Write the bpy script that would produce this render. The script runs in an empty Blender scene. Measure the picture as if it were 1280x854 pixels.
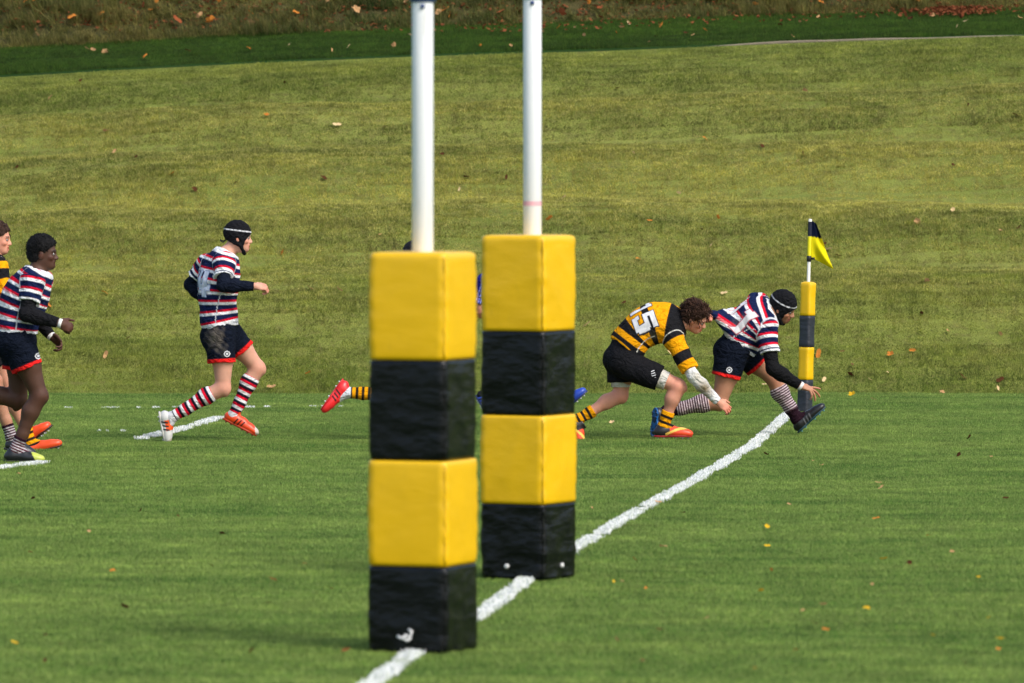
import bpy, math, random
import numpy as np
from mathutils import Vector
from mathutils.bvhtree import BVHTree

random.seed(7); RNG = np.random.default_rng(11)
scene = bpy.context.scene
COL = scene.collection
F = 8475.0                      # focal length in photo pixels (1280 wide)
CAMZ = 2.5
PITCH = math.atan(263.0 / F)
cp_, sp_ = math.cos(PITCH), math.sin(PITCH)

def at(px, py, D):
    """point seen at photo pixel (px,py) at depth Y=D"""
    a = (px - 640) / F; b = (427 - py) / F
    d = np.array([a, cp_ + b * sp_, -sp_ + b * cp_])
    return np.array([0, 0, CAMZ]) + d * (D / d[1])
def ground_at(px, py, z=0.0):
    a = (px - 640) / F; b = (427 - py) / F
    d = np.array([a, cp_ + b * sp_, -sp_ + b * cp_])
    return np.array([0, 0, CAMZ]) + d * ((z - CAMZ) / d[2])

def S(r, g, b):
    f = lambda c: (c / 255 / 12.92) if c / 255 <= .04045 else ((c / 255 + .055) / 1.055) ** 2.4
    return (f(r), f(g), f(b))
def nrm(v):
    v = np.asarray(v, float); return v / (np.linalg.norm(v) + 1e-12)

# ------------------------------------------------------------------ objects
def link(o, parent=None):
    COL.objects.link(o)
    if parent is not None: o.parent = parent
    return o
def tag(o, label=None, cat=None, group=None, kind=None):
    if label: o['label'] = label
    if cat: o['category'] = cat
    if group: o['group'] = group
    if kind: o['kind'] = kind
    return o
def empty(name, loc):
    o = bpy.data.objects.new(name, None); o.empty_display_size = .1
    o.location = Vector(loc); return link(o)
def mesh_obj(name, V, Fc, mat=None, parent=None, loc=None, smooth=True, cols=None, mats=None, midx=None):
    me = bpy.data.meshes.new(name)
    V = np.asarray(V, np.float32)
    if isinstance(Fc, np.ndarray):
        n, k = Fc.shape
        me.vertices.add(len(V)); me.vertices.foreach_set('co', V.ravel())
        me.loops.add(n * k); me.loops.foreach_set('vertex_index', Fc.astype(np.int32).ravel())
        me.polygons.add(n)
        me.polygons.foreach_set('loop_start', np.arange(0, n * k, k, dtype=np.int32))
        me.update(calc_edges=True)
    else:
        me.from_pydata([tuple(map(float, v)) for v in V], [], [tuple(map(int, f)) for f in Fc])
    if cols is not None:
        ca = me.color_attributes.new('Col', 'FLOAT_COLOR', 'POINT')
        c4 = np.ones((len(V), 4), np.float32); c4[:, :3] = cols
        ca.data.foreach_set('color', c4.ravel())
    if smooth: me.polygons.foreach_set('use_smooth', np.ones(len(me.polygons), bool))
    for m in (mats or ([mat] if mat else [])): me.materials.append(m)
    if midx is not None: me.polygons.foreach_set('material_index', np.asarray(midx, np.int32))
    me.update()
    o = bpy.data.objects.new(name, me)
    if loc is not None: o.location = Vector(loc)
    return link(o, parent)

class MB:
    def __init__(s): s.v = []; s.f = []
    def add(s, v, f):
        b = len(s.v); s.v += [tuple(map(float, p)) for p in v]; s.f += [tuple(int(i) + b for i in q) for q in f]
    def tube(s, pts, rad, n=12, cap=True):
        pts = [np.asarray(p, float) for p in pts]
        if np.isscalar(rad): rad = [rad] * len(pts)
        V = []; Fc = []
        u = None
        for i, p in enumerate(pts):
            t = nrm(pts[min(i + 1, len(pts) - 1)] - pts[max(i - 1, 0)])
            if u is None: u = nrm(np.cross(t, [0.3, 1, .2]))
            u = nrm(u - t * np.dot(u, t)); w = np.cross(t, u)
            for k in range(n):
                a = 2 * math.pi * k / n
                V.append(p + rad[i] * (u * math.cos(a) + w * math.sin(a)))
        for i in range(len(pts) - 1):
            for k in range(n):
                Fc.append((i * n + k, i * n + (k + 1) % n, (i + 1) * n + (k + 1) % n, (i + 1) * n + k))
        if cap:
            Fc.append(tuple(range(n))[::-1]); Fc.append(tuple(range((len(pts) - 1) * n, len(pts) * n)))
        s.add(V, Fc)
    def ball(s, c, r, n=8, m=6):
        r = np.ones(3) * r; V = []; Fc = []
        for j in range(m + 1):
            th = math.pi * j / m
            for k in range(n):
                a = 2 * math.pi * k / n
                V.append(np.asarray(c) + r * np.array([math.sin(th) * math.cos(a), math.sin(th) * math.sin(a), math.cos(th)]))
        for j in range(m):
            for k in range(n):
                Fc.append((j * n + k, (j + 1) * n + k, (j + 1) * n + (k + 1) % n, j * n + (k + 1) % n))
        s.add(V, Fc)
    def build(s, name, mat, parent=None, loc=None, smooth=True):
        return mesh_obj(name, np.array(s.v), s.f, mat, parent, loc, smooth)

# ------------------------------------------------------------------ materials
class NT:
    def __init__(s, name):
        s.m = bpy.data.materials.new(name); s.m.use_nodes = True
        s.t = s.m.node_tree; s.t.nodes.clear()
        s.out = s.n('ShaderNodeOutputMaterial')
    def n(s, typ, **kw):
        nd = s.t.nodes.new(typ)
        for k, v in kw.items():
            if k.startswith('i_'): nd.inputs[k[2:].replace('_', ' ')].default_value = v
            else: setattr(nd, k, v)
        return nd
    def l(s, a, b): s.t.links.new(a, b)
    def noise(s, scale, detail=3, vec=None, rough=.55):
        nd = s.n('ShaderNodeTexNoise'); nd.inputs['Scale'].default_value = scale
        nd.inputs['Detail'].default_value = detail; nd.inputs['Roughness'].default_value = rough
        if vec is not None: s.l(vec, nd.inputs['Vector'])
        return nd.outputs['Fac']
    def mapping(s, vec, scale=(1, 1, 1), rot=(0, 0, 0)):
        nd = s.n('ShaderNodeMapping'); nd.inputs['Scale'].default_value = scale; nd.inputs['Rotation'].default_value = rot
        s.l(vec, nd.inputs['Vector']); return nd.outputs['Vector']
    def ramp(s, fac, stops, interp='LINEAR'):
        nd = s.n('ShaderNodeValToRGB'); cr = nd.color_ramp; cr.interpolation = interp
        while len(cr.elements) < len(stops): cr.elements.new(.5)
        for e, (p, c) in zip(cr.elements, stops):
            e.position = p; e.color = (*c, 1) if len(c) == 3 else c
        s.l(fac, nd.inputs['Fac']); return nd.outputs['Color']
    def mix(s, a, b, fac, blend='MIX'):
        nd = s.n('ShaderNodeMix', data_type='RGBA', blend_type=blend)
        for sock, v in ((nd.inputs[6], a), (nd.inputs[7], b), (nd.inputs[0], fac)):
            if hasattr(v, 'is_output'): s.l(v, sock)
            elif isinstance(v, tuple): sock.default_value = (*v, 1) if len(v) == 3 else v
            else: sock.default_value = v
        return nd.outputs[2]
    def math(s, op, a, b=0.0):
        nd = s.n('ShaderNodeMath', operation=op)
        for i, v in enumerate((a, b)):
            if hasattr(v, 'is_output'): s.l(v, nd.inputs[i])
            else: nd.inputs[i].default_value = v
        return nd.outputs[0]
    def pos(s): return s.n('ShaderNodeNewGeometry').outputs['Position']
    def attr(s, nm): return s.n('ShaderNodeAttribute', attribute_name=nm)
    def bump(s, h, strength=.3, dist=.01):
        nd = s.n('ShaderNodeBump'); nd.inputs['Strength'].default_value = strength; nd.inputs['Distance'].default_value = dist
        s.l(h, nd.inputs['Height']); return nd.outputs['Normal']
    def principled(s, col, rough=.6, spec=.4, normal=None, **kw):
        p = s.n('ShaderNodeBsdfPrincipled')
        if hasattr(col, 'is_output'): s.l(col, p.inputs['Base Color'])
        else: p.inputs['Base Color'].default_value = (*col, 1)
        if hasattr(rough, 'is_output'): s.l(rough, p.inputs['Roughness'])
        else: p.inputs['Roughness'].default_value = rough
        p.inputs['Specular IOR Level'].default_value = spec
        if normal is not None: s.l(normal, p.inputs['Normal'])
        for k, v in kw.items(): p.inputs[k.replace('_', ' ')].default_value = v
        s.l(p.outputs[0], s.out.inputs['Surface']); return p

def mat_vcol(name, rough, spec, bscale=120, bstr=.3, bdist=.003, var=.25, vscale=18, broad=0, **kw):
    t = NT(name); c = t.attr('Col').outputs['Color']
    n = t.noise(vscale, 4, t.pos())
    lo = t.mix(c, (1 - var,) * 3, 1.0, 'MULTIPLY'); c2 = t.mix(lo, c, n)
    nb = t.bump(t.noise(bscale, 2, t.pos()), bstr, bdist)
    if broad:
        nd = t.n('ShaderNodeTexNoise'); nd.inputs['Scale'].default_value = 11; nd.inputs['Detail'].default_value = 3; nd.inputs['Distortion'].default_value = 1.6
        t.l(t.mapping(t.pos(), (1, 1, 1.5), (.3, .5, .2)), nd.inputs['Vector'])
        b2 = t.n('ShaderNodeBump'); b2.inputs['Strength'].default_value = broad; b2.inputs['Distance'].default_value = .05
        t.l(nd.outputs['Fac'], b2.inputs['Height']); t.l(nb, b2.inputs['Normal']); nb = b2.outputs['Normal']
    t.principled(c2, rough, spec, nb, **kw); return t.m
def mat_plain(name, col, rough=.5, spec=.4, var=.2, vscale=20, bscale=80, bstr=.15, bdist=.003, **kw):
    t = NT(name); n = t.noise(vscale, 4, t.pos())
    c = t.mix(tuple(x * (1 - var) for x in col), tuple(min(1, x * (1 + var * .5)) for x in col), n)
    t.principled(c, rough, spec, t.bump(t.noise(bscale, 3, t.pos()), bstr, bdist), **kw); return t.m

M = {}
M['cloth'] = mat_vcol('cloth', .88, .08, 140, .3, .004, .16, 22, .7)
M['skin'] = mat_vcol('skin', .55, .25, 90, .15, .002, .32, 20, Subsurface_Weight=.08, Subsurface_Scale=.02)
M['hair'] = mat_vcol('hair', .7, .2, 160, .8, .008, .5, 60)
M['boot'] = mat_vcol('boot_leather', .38, .5, 60, .15, .003, .2, 25)
M['print'] = mat_vcol('jersey_print', .6, .35, 90, .3, .003, .25, 30)
M['eye'] = mat_vcol('eye', .15, .6, 40, .0, .001, .0, 10)
M['sole'] = mat_vcol('boot_sole', .45, .4, 60, .2, .003, .2, 25)
M['band'] = mat_plain('wrist_tape', (.72, .72, .70), .7, .3)

# ------------------------------------------------------------------ SDF engine
def cone(a, b, ra, rb):
    a = np.asarray(a, float); b = np.asarray(b, float); ba = b - a; L2 = max(float(ba @ ba), 1e-9)
    def fn(X, Y, Z):
        x = X - a[0]; y = Y - a[1]; z = Z - a[2]
        t = np.clip((x * ba[0] + y * ba[1] + z * ba[2]) / L2, 0, 1)
        return np.sqrt((x - t * ba[0]) ** 2 + (y - t * ba[1]) ** 2 + (z - t * ba[2]) ** 2) - (ra + (rb - ra) * t)
    r = max(ra, rb)
    return (np.minimum(a, b) - r, np.maximum(a, b) + r, fn)
def ell(c, axes, rad):
    c = np.asarray(c, float); A = [nrm(v) for v in axes]; r = [float(q) for q in rad]
    def fn(X, Y, Z):
        x = X - c[0]; y = Y - c[1]; z = Z - c[2]
        k0 = 0; k1 = 0
        for v, q in zip(A, r):
            w = (x * v[0] + y * v[1] + z * v[2]) / q
            k0 = k0 + w * w; k1 = k1 + (w / q) ** 2
        k0 = np.sqrt(k0); k1 = np.sqrt(k1) + 1e-9
        return k0 * (k0 - 1) / k1
    R = max(r)
    return (c - R, c + R, fn)
def clip(prim, *planes):
    lo, hi, f = prim
    P = [(np.asarray(p, float), nrm(n)) for p, n in planes]
    def fn(X, Y, Z):
        d = f(X, Y, Z)
        for p, n in P: d = np.maximum(d, (X - p[0]) * n[0] + (Y - p[1]) * n[1] + (Z - p[2]) * n[2])
        return d
    return (lo, hi, fn)
def union(prims, k=.02):
    lo = np.min([p[0] for p in prims], 0); hi = np.max([p[1] for p in prims], 0)
    def fn(X, Y, Z):
        d = None
        for p in prims:
            e = p[2](X, Y, Z); d = e if d is None else smin(d, e, k)
        return d
    return (lo, hi, fn)
def subtract(a, b, k=.006):
    lo, hi, f = a; g = b[2]
    return (lo, hi, lambda X, Y, Z: -smin(-f(X, Y, Z), g(X, Y, Z), k))
def smin(a, b, k):
    h = np.maximum(k - np.abs(a - b), 0) / k
    return np.minimum(a, b) - h * h * k * .25
class Spine:
    """elliptic tube along a polyline, with an interpolated side axis"""
    def __init__(s, pts, sides, W, Dp):
        s.p = [np.asarray(q, float) for q in pts]; s.s = [nrm(q) for q in sides]; s.W = W; s.D = Dp
        s.L = [float(np.linalg.norm(s.p[i + 1] - s.p[i])) for i in range(len(pts) - 1)]
        s.cum = np.concatenate([[0], np.cumsum(s.L)])
    def at(s, l):
        l = min(max(l, 0), s.cum[-1] - 1e-6); i = int(np.searchsorted(s.cum, l, 'right') - 1); t = (l - s.cum[i]) / s.L[i]
        p = s.p[i] + (s.p[i + 1] - s.p[i]) * t; T = nrm(s.p[min(i + 2, len(s.p) - 1)] - s.p[max(i - 1, 0)] if len(s.p) > 2 else s.p[i + 1] - s.p[i])
        sd = nrm(s.s[i] * (1 - t) + s.s[i + 1] * t); sd = nrm(sd - T * (sd @ T)); fr = np.cross(sd, T)
        return p, T, sd, fr
    def param(s, X, Y, Z):
        best = None
        for i in range(len(s.L)):
            a = s.p[i]; ba = s.p[i + 1] - a
            x = X - a[0]; y = Y - a[1]; z = Z - a[2]
            t0 = (x * ba[0] + y * ba[1] + z * ba[2]) / s.L[i] ** 2
            t = np.clip(t0, 0, 1)
            d2 = (x - t * ba[0]) ** 2 + (y - t * ba[1]) ** 2 + (z - t * ba[2]) ** 2
            l = s.cum[i] + t * s.L[i]
            if i == 0: l = np.where(t0 < 0, t0 * s.L[0], l)
            if i == len(s.L) - 1: l = np.where(t0 > 1, s.cum[i] + t0 * s.L[i], l)
            if best is None: best = (d2, l)
            else:
                m = d2 < best[0]; best = (np.where(m, d2, best[0]), np.where(m, l, best[1]))
        return best[1]
    def prim(s, ew=0., ed=0.):
        def seg(i):
            a = s.p[i]; ba = s.p[i + 1] - a; L = s.L[i]
            T = ba / L
            sd = nrm(s.s[i] + s.s[i + 1]); sd = nrm(sd - T * (sd @ T)); fr = np.cross(sd, T)
            w0, w1, d0, d1 = s.W[i] + ew, s.W[i + 1] + ew, s.D[i] + ed, s.D[i + 1] + ed
            def fn(X, Y, Z):
                x = X - a[0]; y = Y - a[1]; z = Z - a[2]
                l = x * T[0] + y * T[1] + z * T[2]; t = np.clip(l / L, 0, 1)
                w = w0 + (w1 - w0) * t; d = d0 + (d1 - d0) * t
                qs = x * sd[0] + y * sd[1] + z * sd[2]; qf = x * fr[0] + y * fr[1] + z * fr[2]
                qt = l - t * L
                k0 = np.sqrt((qs / w) ** 2 + (qf / d) ** 2 + (qt / d) ** 2) + 1e-6
                k1 = np.sqrt((qs / w ** 2) ** 2 + (qf / d ** 2) ** 2 + (qt / d ** 2) ** 2) + 1e-6
                return k0 * (k0 - 1) / k1
            R = max(w0, w1, d0, d1)
            return (np.minimum(a, s.p[i + 1]) - R, np.maximum(a, s.p[i + 1]) + R, fn)
        return union([seg(i) for i in range(len(s.L))], .05)

def extract(prims, h, post=None, margin=.03):
    """prims: list of (prim, k). returns verts, quads (surface nets)"""
    lo = np.min([p[0] for p, k in prims], 0) - margin; hi = np.max([p[1] for p, k in prims], 0) + margin
    n = np.ceil((hi - lo) / h).astype(int) + 1
    ax = [(lo[i] + h * np.arange(n[i])).astype(np.float32) for i in range(3)]
    d = np.full(n, 1.0, np.float32)
    for (plo, phi, fn), k in prims:
        m = max(k, .0) + 3 * h
        i0 = np.maximum(((plo - m - lo) / h).astype(int), 0); i1 = np.minimum(((phi + m - lo) / h).astype(int) + 2, n)
        sl = tuple(slice(i0[q], i1[q]) for q in range(3))
        e = fn(ax[0][sl[0]][:, None, None], ax[1][sl[1]][None, :, None], ax[2][sl[2]][None, None, :]).astype(np.float32)
        d[sl] = smin(d[sl], e, k) if k > 0 else np.minimum(d[sl], e)
    if post is not None:
        near = np.argwhere(np.abs(d) < .035)
        x, y, z = (ax[q][near[:, q]] for q in range(3))
        d[near[:, 0], near[:, 1], near[:, 2]] = post(d[near[:, 0], near[:, 1], near[:, 2]], x, y, z)
    ins = d < 0
    c = ins[:-1, :-1, :-1].astype(np.int8)
    cnt = np.zeros_like(c)
    for dx in (0, 1):
        for dy in (0, 1):
            for dz in (0, 1):
                cnt += ins[dx:n[0] - 1 + dx, dy:n[1] - 1 + dy, dz:n[2] - 1 + dz]
    act = np.argwhere((cnt > 0) & (cnt < 8))
    idx = np.full(cnt.shape, -1, np.int32); idx[act[:, 0], act[:, 1], act[:, 2]] = np.arange(len(act))
    acc = np.zeros((len(act), 3), np.float32); num = np.zeros(len(act), np.float32)
    corners = [(0, 0, 0), (1, 0, 0), (0, 1, 0), (1, 1, 0), (0, 0, 1), (1, 0, 1), (0, 1, 1), (1, 1, 1)]
    cv = [d[act[:, 0] + a, act[:, 1] + b, act[:, 2] + g] for a, b, g in corners]
    for i in range(8):
        for j in range(i + 1, 8):
            df = [corners[j][q] - corners[i][q] for q in range(3)]
            if sum(map(abs, df)) != 1: continue
            m = (cv[i] < 0) != (cv[j] < 0)
            t = np.where(m, cv[i] / np.where(m, cv[i] - cv[j], 1), 0)
            for q in range(3): acc[:, q] += np.where(m, corners[i][q] + t * df[q], 0)
            num += m
    V = (act + acc / num[:, None]) * h + lo
    quads = []
    for a in range(3):
        b, g = (a + 1) % 3, (a + 2) % 3
        sl0 = [slice(1, -1)] * 3; sl1 = [slice(1, -1)] * 3
        sl0[a] = slice(0, -1); sl1[a] = slice(1, None)
        A, B = ins[tuple(sl0)], ins[tuple(sl1)]
        e = np.argwhere(A != B)
        off = np.array([1, 1, 1]); off[a] = 0
        p = e + off
        flip = A[e[:, 0], e[:, 1], e[:, 2]]
        def cell(db, dg):
            q = p.copy(); q[:, b] -= db; q[:, g] -= dg
            return idx[q[:, 0], q[:, 1], q[:, 2]]
        Q = np.stack([cell(0, 0), cell(1, 0), cell(1, 1), cell(0, 1)], 1)
        Q[~flip] = Q[~flip][:, ::-1]
        quads.append(Q)
    Q = np.concatenate(quads); Q = Q[(Q >= 0).all(1)]
    return V, Q

def folds(seed, amp=.005, freq=38, aniso=(1, 1, .5)):
    r = np.random.default_rng(seed)
    K = [(nrm(r.normal(size=3) * aniso) * freq * s, r.uniform(0, 6.28), w) for s, w in ((.45, 1.), (.6, .9), (.9, .7), (1.3, .5), (1.9, .35))]
    def fn(d, x, y, z):
        n = 0
        wx = .03 * np.sin(19 * z + 13 * y + seed); wz = .03 * np.sin(17 * x + 11 * y)
        for k, ph, w in K:
            sn = np.sin(k[0] * (x + wz) + k[1] * (y + wx) + k[2] * (z + wx) + ph)
            n = n + w * (1 - 2 * np.sqrt(np.abs(sn)) * .8)
        return d + amp * .6 * n
    return fn

def stripes(l, seq, off=0.0):
    """seq: [(width, colour)...] repeated along l"""
    per = sum(w for w, c in seq); tot = np.zeros((len(l), 3))
    for dl in (-.0022, -.0013, -.0004, .0004, .0013, .0022):      # thread edges are averaged over the mesh spacing
        q = np.mod(l + off + dl, per); a = 0
        for w, c in seq:
            tot[(q >= a) & (q < a + w)] += c; a += w
    return tot / 6
def paint(c, x, col, feather=.005):
    """lay colour col where x>0 (metres past the edge), feathered over the mesh spacing"""
    k = np.clip(x / feather + .5, 0, 1)[:, None]; c[:] = c * (1 - k) + np.array(col) * k

# ------------------------------------------------------------------ people
NAVY = S(20, 32, 68); RED = S(206, 16, 44); WHITE = (.78, .79, .81); AMBER = S(238, 160, 12); BLACK = (.012, .012, .014)
NAVYD = S(16, 24, 40); TRIM = S(226, 36, 34); MAROON = S(96, 22, 44)
HOOP = [(.042, NAVY), (.018, RED), (.022, WHITE)]       # going down the torso
AMB = [(.062, BLACK), (.072, AMBER)]

def hand_prims(wr, tip, n, right, curl, sc=1.0, spread=.0):
    e = nrm(tip - wr); n = nrm(n - e * (n @ e)); th = np.cross(e, n) if right else np.cross(n, e)
    P = [(ell(wr + e * .05 * sc, (e, th, n), (.054 * sc, .041 * sc, .017 * sc)), .012),
         (cone(wr, wr + e * .03 * sc, .026 * sc, .026 * sc), .015)]
    lens = [(.044, .027, .021), (.049, .031, .023), (.045, .029, .022), (.036, .021, .019)]
    for i, L in enumerate(lens):
        o = (1.5 - i)
        p = wr + e * (.086 - .004 * abs(o - .5)) * sc + th * .0195 * o * sc
        base = wr + e * .05 * sc + th * .015 * o * sc
        dr = nrm(e + th * spread * o)
        c = curl if np.ndim(curl[0]) == 0 else curl[i]
        a = 0; q = [base, p]
        for ang, l in zip(c, L):
            a += math.radians(ang)
            p = p + (dr * math.cos(a) + n * math.sin(a)) * l * sc; q.append(p)
        rr = [.0105, .0098, .0088, .0078, .0068]
        P.append((union([cone(q[j], q[j + 1], rr[j] * sc, rr[j + 1] * sc) for j in range(len(q) - 1)], .003), .004))
    b = wr + e * .022 * sc + th * .028 * sc
    q = [wr + e * .02 * sc, b + th * .008, b + (e * .7 + th * (.55 + spread) + n * .25) * .045 * sc, b + (e * 1.25 + th * (.6 + spread) + n * .45) * .06 * sc]
    P.append((union([cone(q[j], q[j + 1], (.015, .0125, .011)[j] * sc, (.0125, .011, .0085)[j] * sc) for j in range(3)], .006), .008))
    return P

def head_frame(yaw, pitch, roll=0):
    y, p = math.radians(yaw), math.radians(pitch)
    f = np.array([math.cos(y) * math.cos(p), -math.sin(y) * math.cos(p), -math.sin(p)])
    r = nrm(np.cross(f, [0, 0, 1])); u = np.cross(r, f)
    a = math.radians(roll); r, u = r * math.cos(a) + u * math.sin(a), u * math.cos(a) - r * math.sin(a)
    return f, r, u
def head_prims(c, f, r, u, s, mouth=0.0):
    ax = (f, r, u)
    q = lambda a, b, g: c + (f * a + r * b + u * g) * s
    E = lambda p, rad: ell(q(*p), ax, [v * s for v in rad])
    skull = union([E((-.012, 0, .032), (.1, .077, .092)), E((.022, 0, -.035), (.07, .064, .088)), E((.058, 0, -.1), (.034, .036, .028)),
                   E((.0, 0, -.07), (.06, .056, .05))], .035)
    face = union([skull, E((.078, 0, .014), (.02, .052, .014)), cone(q(.086, 0, .002), q(.107, 0, -.038), .0085 * s, .0125 * s),
                  E((.098, .012, -.043), (.011, .009, .008)), E((.098, -.012, -.043), (.011, .009, .008)),
                  E((.086, 0, -.066), (.014, .025, .007)), E((.084, 0, -.083), (.014, .022, .008)),
                  E((.06, .046, -.035), (.025, .018, .02)), E((.06, -.046, -.035), (.025, .018, .02))], .012)
    for sg in (-1, 1): face = subtract(face, E((.1, .031 * sg, -.008), (.02, .017, .011)), .01)
    face = subtract(face, E((.1, 0, -.0745), (.022, .02, .0025 + mouth)), .004)
    ears = [E((-.006, .078 * sg, -.018), (.022, .012, .034)) for sg in (-1, 1)]
    return [(face, .02)] + [(e, .008) for e in ears]

def boot_mesh(an, he, to, sc=1.0):
    ax = nrm(to - he); L = float(np.linalg.norm(to - he)); up = an - he; up = nrm(up - ax * (up @ ax)); sd = np.cross(ax, up)
    A = (ax, sd, up)
    p = lambda l, s, h: he + ax * l * L + sd * s + up * h
    pr = [(ell(p(.15, 0, .04), A, (.052, .035, .042)), .0), (ell(p(.7, .002, .032), A, (.085, .046, .034)), .04), (ell(p(.88, .004, .024), A, (.045, .036, .024)), .03),
          (cone(p(.2, 0, .04), p(.72, 0, .035), .038, .036), .03), (cone(p(.24, 0, .055), p(.5, 0, .058), .034, .032), .03),
          (cone(p(.2, 0, .05), p(.21, 0, .108), .037, .043), .02)]
    V, Q = extract([(clip(a, (p(0, 0, .006), -up), (p(.2, 0, .104), up - ax * .25)), k) for a, k in pr], .005)
    # sole and studs
    so = [(clip(ell(p(.68, .002, .004), A, (.1, .044, .03)), (p(0, 0, .012), up), (p(0, 0, -.004), -up)), .0),
          (clip(ell(p(.17, 0, .004), A, (.058, .034, .03)), (p(0, 0, .012), up), (p(0, 0, -.004), -up)), .01),
          (clip(cone(p(.2, 0, .01), p(.6, 0, .01), .027, .03), (p(0, 0, .012), up), (p(0, 0, -.002), -up)), .01)]
    for l, s_ in ((.1, .02), (.1, -.02), (.25, .019), (.25, -.019), (.58, .03), (.58, -.028), (.75, .032), (.75, -.026), (.9, .014), (.9, -.012)):
        so.append((cone(p(l, s_, .0), p(l, s_, -.013), .008, .0055), .003))
    V2, Q2 = extract(so, .004)
    fr = lambda v: ((v - he) @ ax / L, (v - he) @ sd, (v - he) @ up)
    return V, Q, V2, Q2, fr, (ax, sd, up, L)

def decal(name, V, Q, o, U, W, N, inside, size, mat, parent, step=.004, off=.003):
    """raised print: cells of `inside(u,w)`->colour or None, dropped along -N on the surface"""
    bvh = BVHTree.FromPolygons([tuple(map(float, v)) for v in V], [tuple(map(int, q)) for q in Q])
    nu, nw = int(size[0] / step) + 1, int(size[1] / step) + 1
    vs, cs, idm = [], [], {}
    for i in range(nu):
        for j in range(nw):
            u = (i - (nu - 1) / 2) * step; w = (j - (nw - 1) / 2) * step
            c = inside(u, w)
            if c is None: continue
            s = o + U * u + W * w + N * .25
            hit = bvh.ray_cast(Vector(s), Vector(-N), .5)
            if hit[0] is None: continue
            idm[(i, j)] = len(vs); nn = np.array(hit[1]); nn = nn if nn @ N > 0 else -nn
            vs.append(np.array(hit[0]) + nn * off); cs.append(c)
    fs = [(idm[(i, j)], idm[(i + 1, j)], idm[(i + 1, j + 1)], idm[(i, j + 1)]) for (i, j) in idm
          if (i + 1, j) in idm and (i, j + 1) in idm and (i + 1, j + 1) in idm]
    fs = [f for f in fs if max(np.linalg.norm(vs[f[0]] - vs[f[k]]) for k in (1, 2, 3)) < .07]
    if not fs: return None
    return mesh_obj(name, np.array(vs), fs, mat, parent, None, True, np.array(cs))

DIG = {'1': [(-.095, -.5, .095, .5), (-.26, .26, -.08, .44)],
       '4': [(.02, -.5, .24, .5), (-.36, -.24, .4, -.04), (-.36, -.1, -.16, .5)],
       '5': [(-.34, .3, .36, .5), (-.34, -.02, -.12, .5), (-.34, -.02, .3, .18), (.12, -.4, .36, .12), (-.34, -.5, .3, -.3), (-.36, -.34, -.16, -.18)]}
def number_fn(txt, hgt, fill, edge, e=.008, gap=.62):
    def fn(u, w):
        best = None
        for k, ch in enumerate(txt):
            x = (u / hgt) - (k - (len(txt) - 1) / 2) * gap; y = w / hgt
            for a, b, c, d in DIG[ch]:
                if a <= x <= c and b <= y <= d: return fill
                m = e / hgt
                if a - m <= x <= c + m and b - m <= y <= d + m: best = edge
        return best
    return fn

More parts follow.
